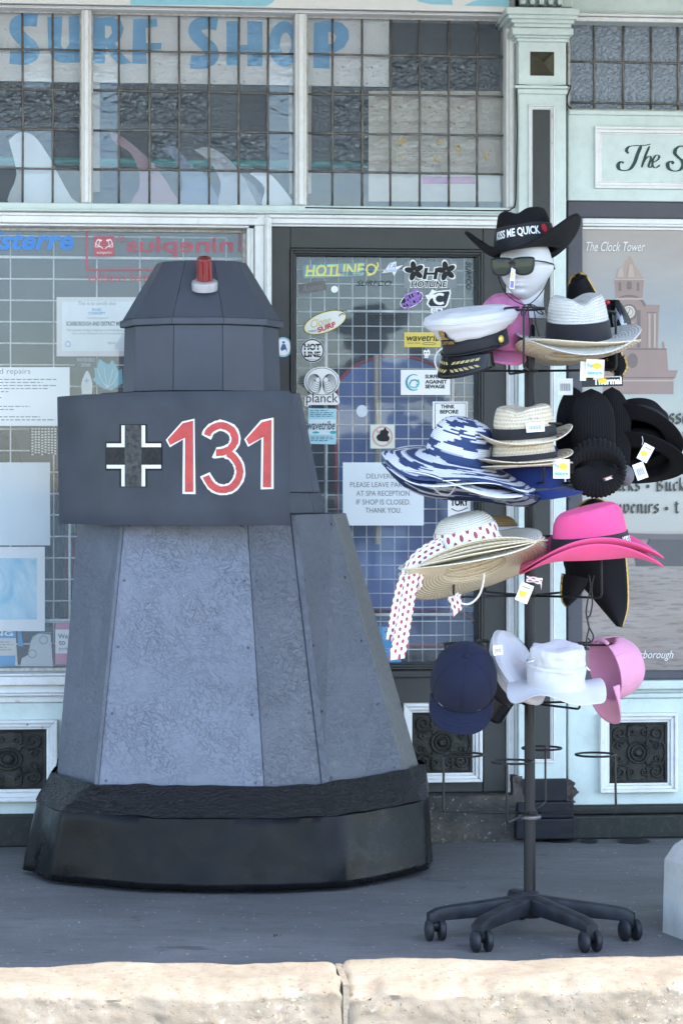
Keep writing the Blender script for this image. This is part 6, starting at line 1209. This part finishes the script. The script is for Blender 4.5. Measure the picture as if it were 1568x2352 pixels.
# ================================================================ CONCRETE BLOCK and small things
def concrete():
    s = N('concrete'); v = s.co(); n = s.noise(v, 8, 6, .7); b = s.noise(v, 70, 4, .7); s.col(s.mix(s.ramp(n, .3, .7), (.33, .33, .325), (.46, .46, .45))); s.set(roughness=.9); s.bump(s.mix(.5, b, n), .5, .006)
concrete()
def blk(a, b):
    per = [(-.055, 0), (-.05, .0)]; return None
m = MB(); c0 = wp(1519, 2125, 7.38); X0, Y0 = c0.x, 7.36; HB = .255
P0 = [(X0, Y0), (X0+.14, Y0-.42), (X0+.75, Y0-.30), (X0+.75, Y0+.30), (X0+.10, Y0+.30)]
def ringb(ins, z): c = Vector((sum(p[0] for p in P0)/5, sum(p[1] for p in P0)/5)); return [(p[0]+(c.x-p[0])*ins, p[1]+(c.y-p[1])*ins, z) for p in P0]
vs = ringb(0, 0)+ringb(.015, HB-.045)+ringb(.10, HB); m.add(vs, [(i+5*j, (i+1) % 5+5*j, (i+1) % 5+5*j+5, i+5*j+5) for j in range(2) for i in range(5)]+[(10, 11, 12, 13, 14)])
tag(m.build('concrete_block', 'concrete', bevel=.008, seg=3), 'pale concrete block on the pavement at the right edge', 'concrete block')
m = MB().box(LX, fu(1165, -.06), -.075, -.062, fz(273, 12, -.06), 3.15); o = tag(m.build('banner', mat((.78, .78, .76), .5), matrix=FAC), 'white and pale blue banner along the top of the shopfront', 'banner')
m = MB(); mpb = onf(-.0755); m.flat([(300, 12), (330, 10), (500, 11), (610, 14), (625, 5), (640, -12), (300, -20)], mpb, .001); m.flat([(958, 2), (990, 9), (1040, 10), (1036, -8), (960, -10)], mpb, .001); m.flat([(1065, 12), (1085, 2), (1120, -8), (1170, -8), (1168, 14)], mpb, .001)
m.build('banner_print', mat((.30, .62, .74)), o)
r_ = random.Random(11)
def leaf_litter(px, py, s):
    Y = FPX*CAMH/(py-HY); p = wp(px, py, Y); m = MB()
    for k in range(5):
        a = r_.uniform(0, 6.28); q = Vector((p.x+r_.uniform(-s, s), p.y+r_.uniform(-s, s), .004)); m.add([q, q+Vector((cos(a)*s, sin(a)*s, .006)), q+Vector((cos(a+.8)*s*.7, sin(a+.8)*s*.7, .002))], [(0, 1, 2)])
    return m
tag(leaf_litter(635, 2155, .012).build('leaf_scrap', mat((.06, .05, .035), .9)), 'small dry leaf scrap lying on the pavement', 'leaf')
m = leaf_litter(1362, 1922, .012); tag(m.build('leaf_scrap', mat((.10, .07, .05), .9)), 'dry leaf scraps against the plinth right of the pilaster', 'leaf')
for px, py, w, h in ((1287, 1932, 38, 6), (1352, 1935, 22, 4), (1455, 1934, 36, 6)):
    Y = FPX*CAMH/(py-HY); p = wp(px, py, Y); m = MB().add([(p.x+w/FPX*Y*cos(t*PI/10)*(1+.15*sin(3*t)), p.y+h/FPX*Y*7*sin(t*PI/10), .004) for t in range(20)], [tuple(range(20))]); o = struct(m.build('damp_patch', mat((.035, .035, .036), .5)))
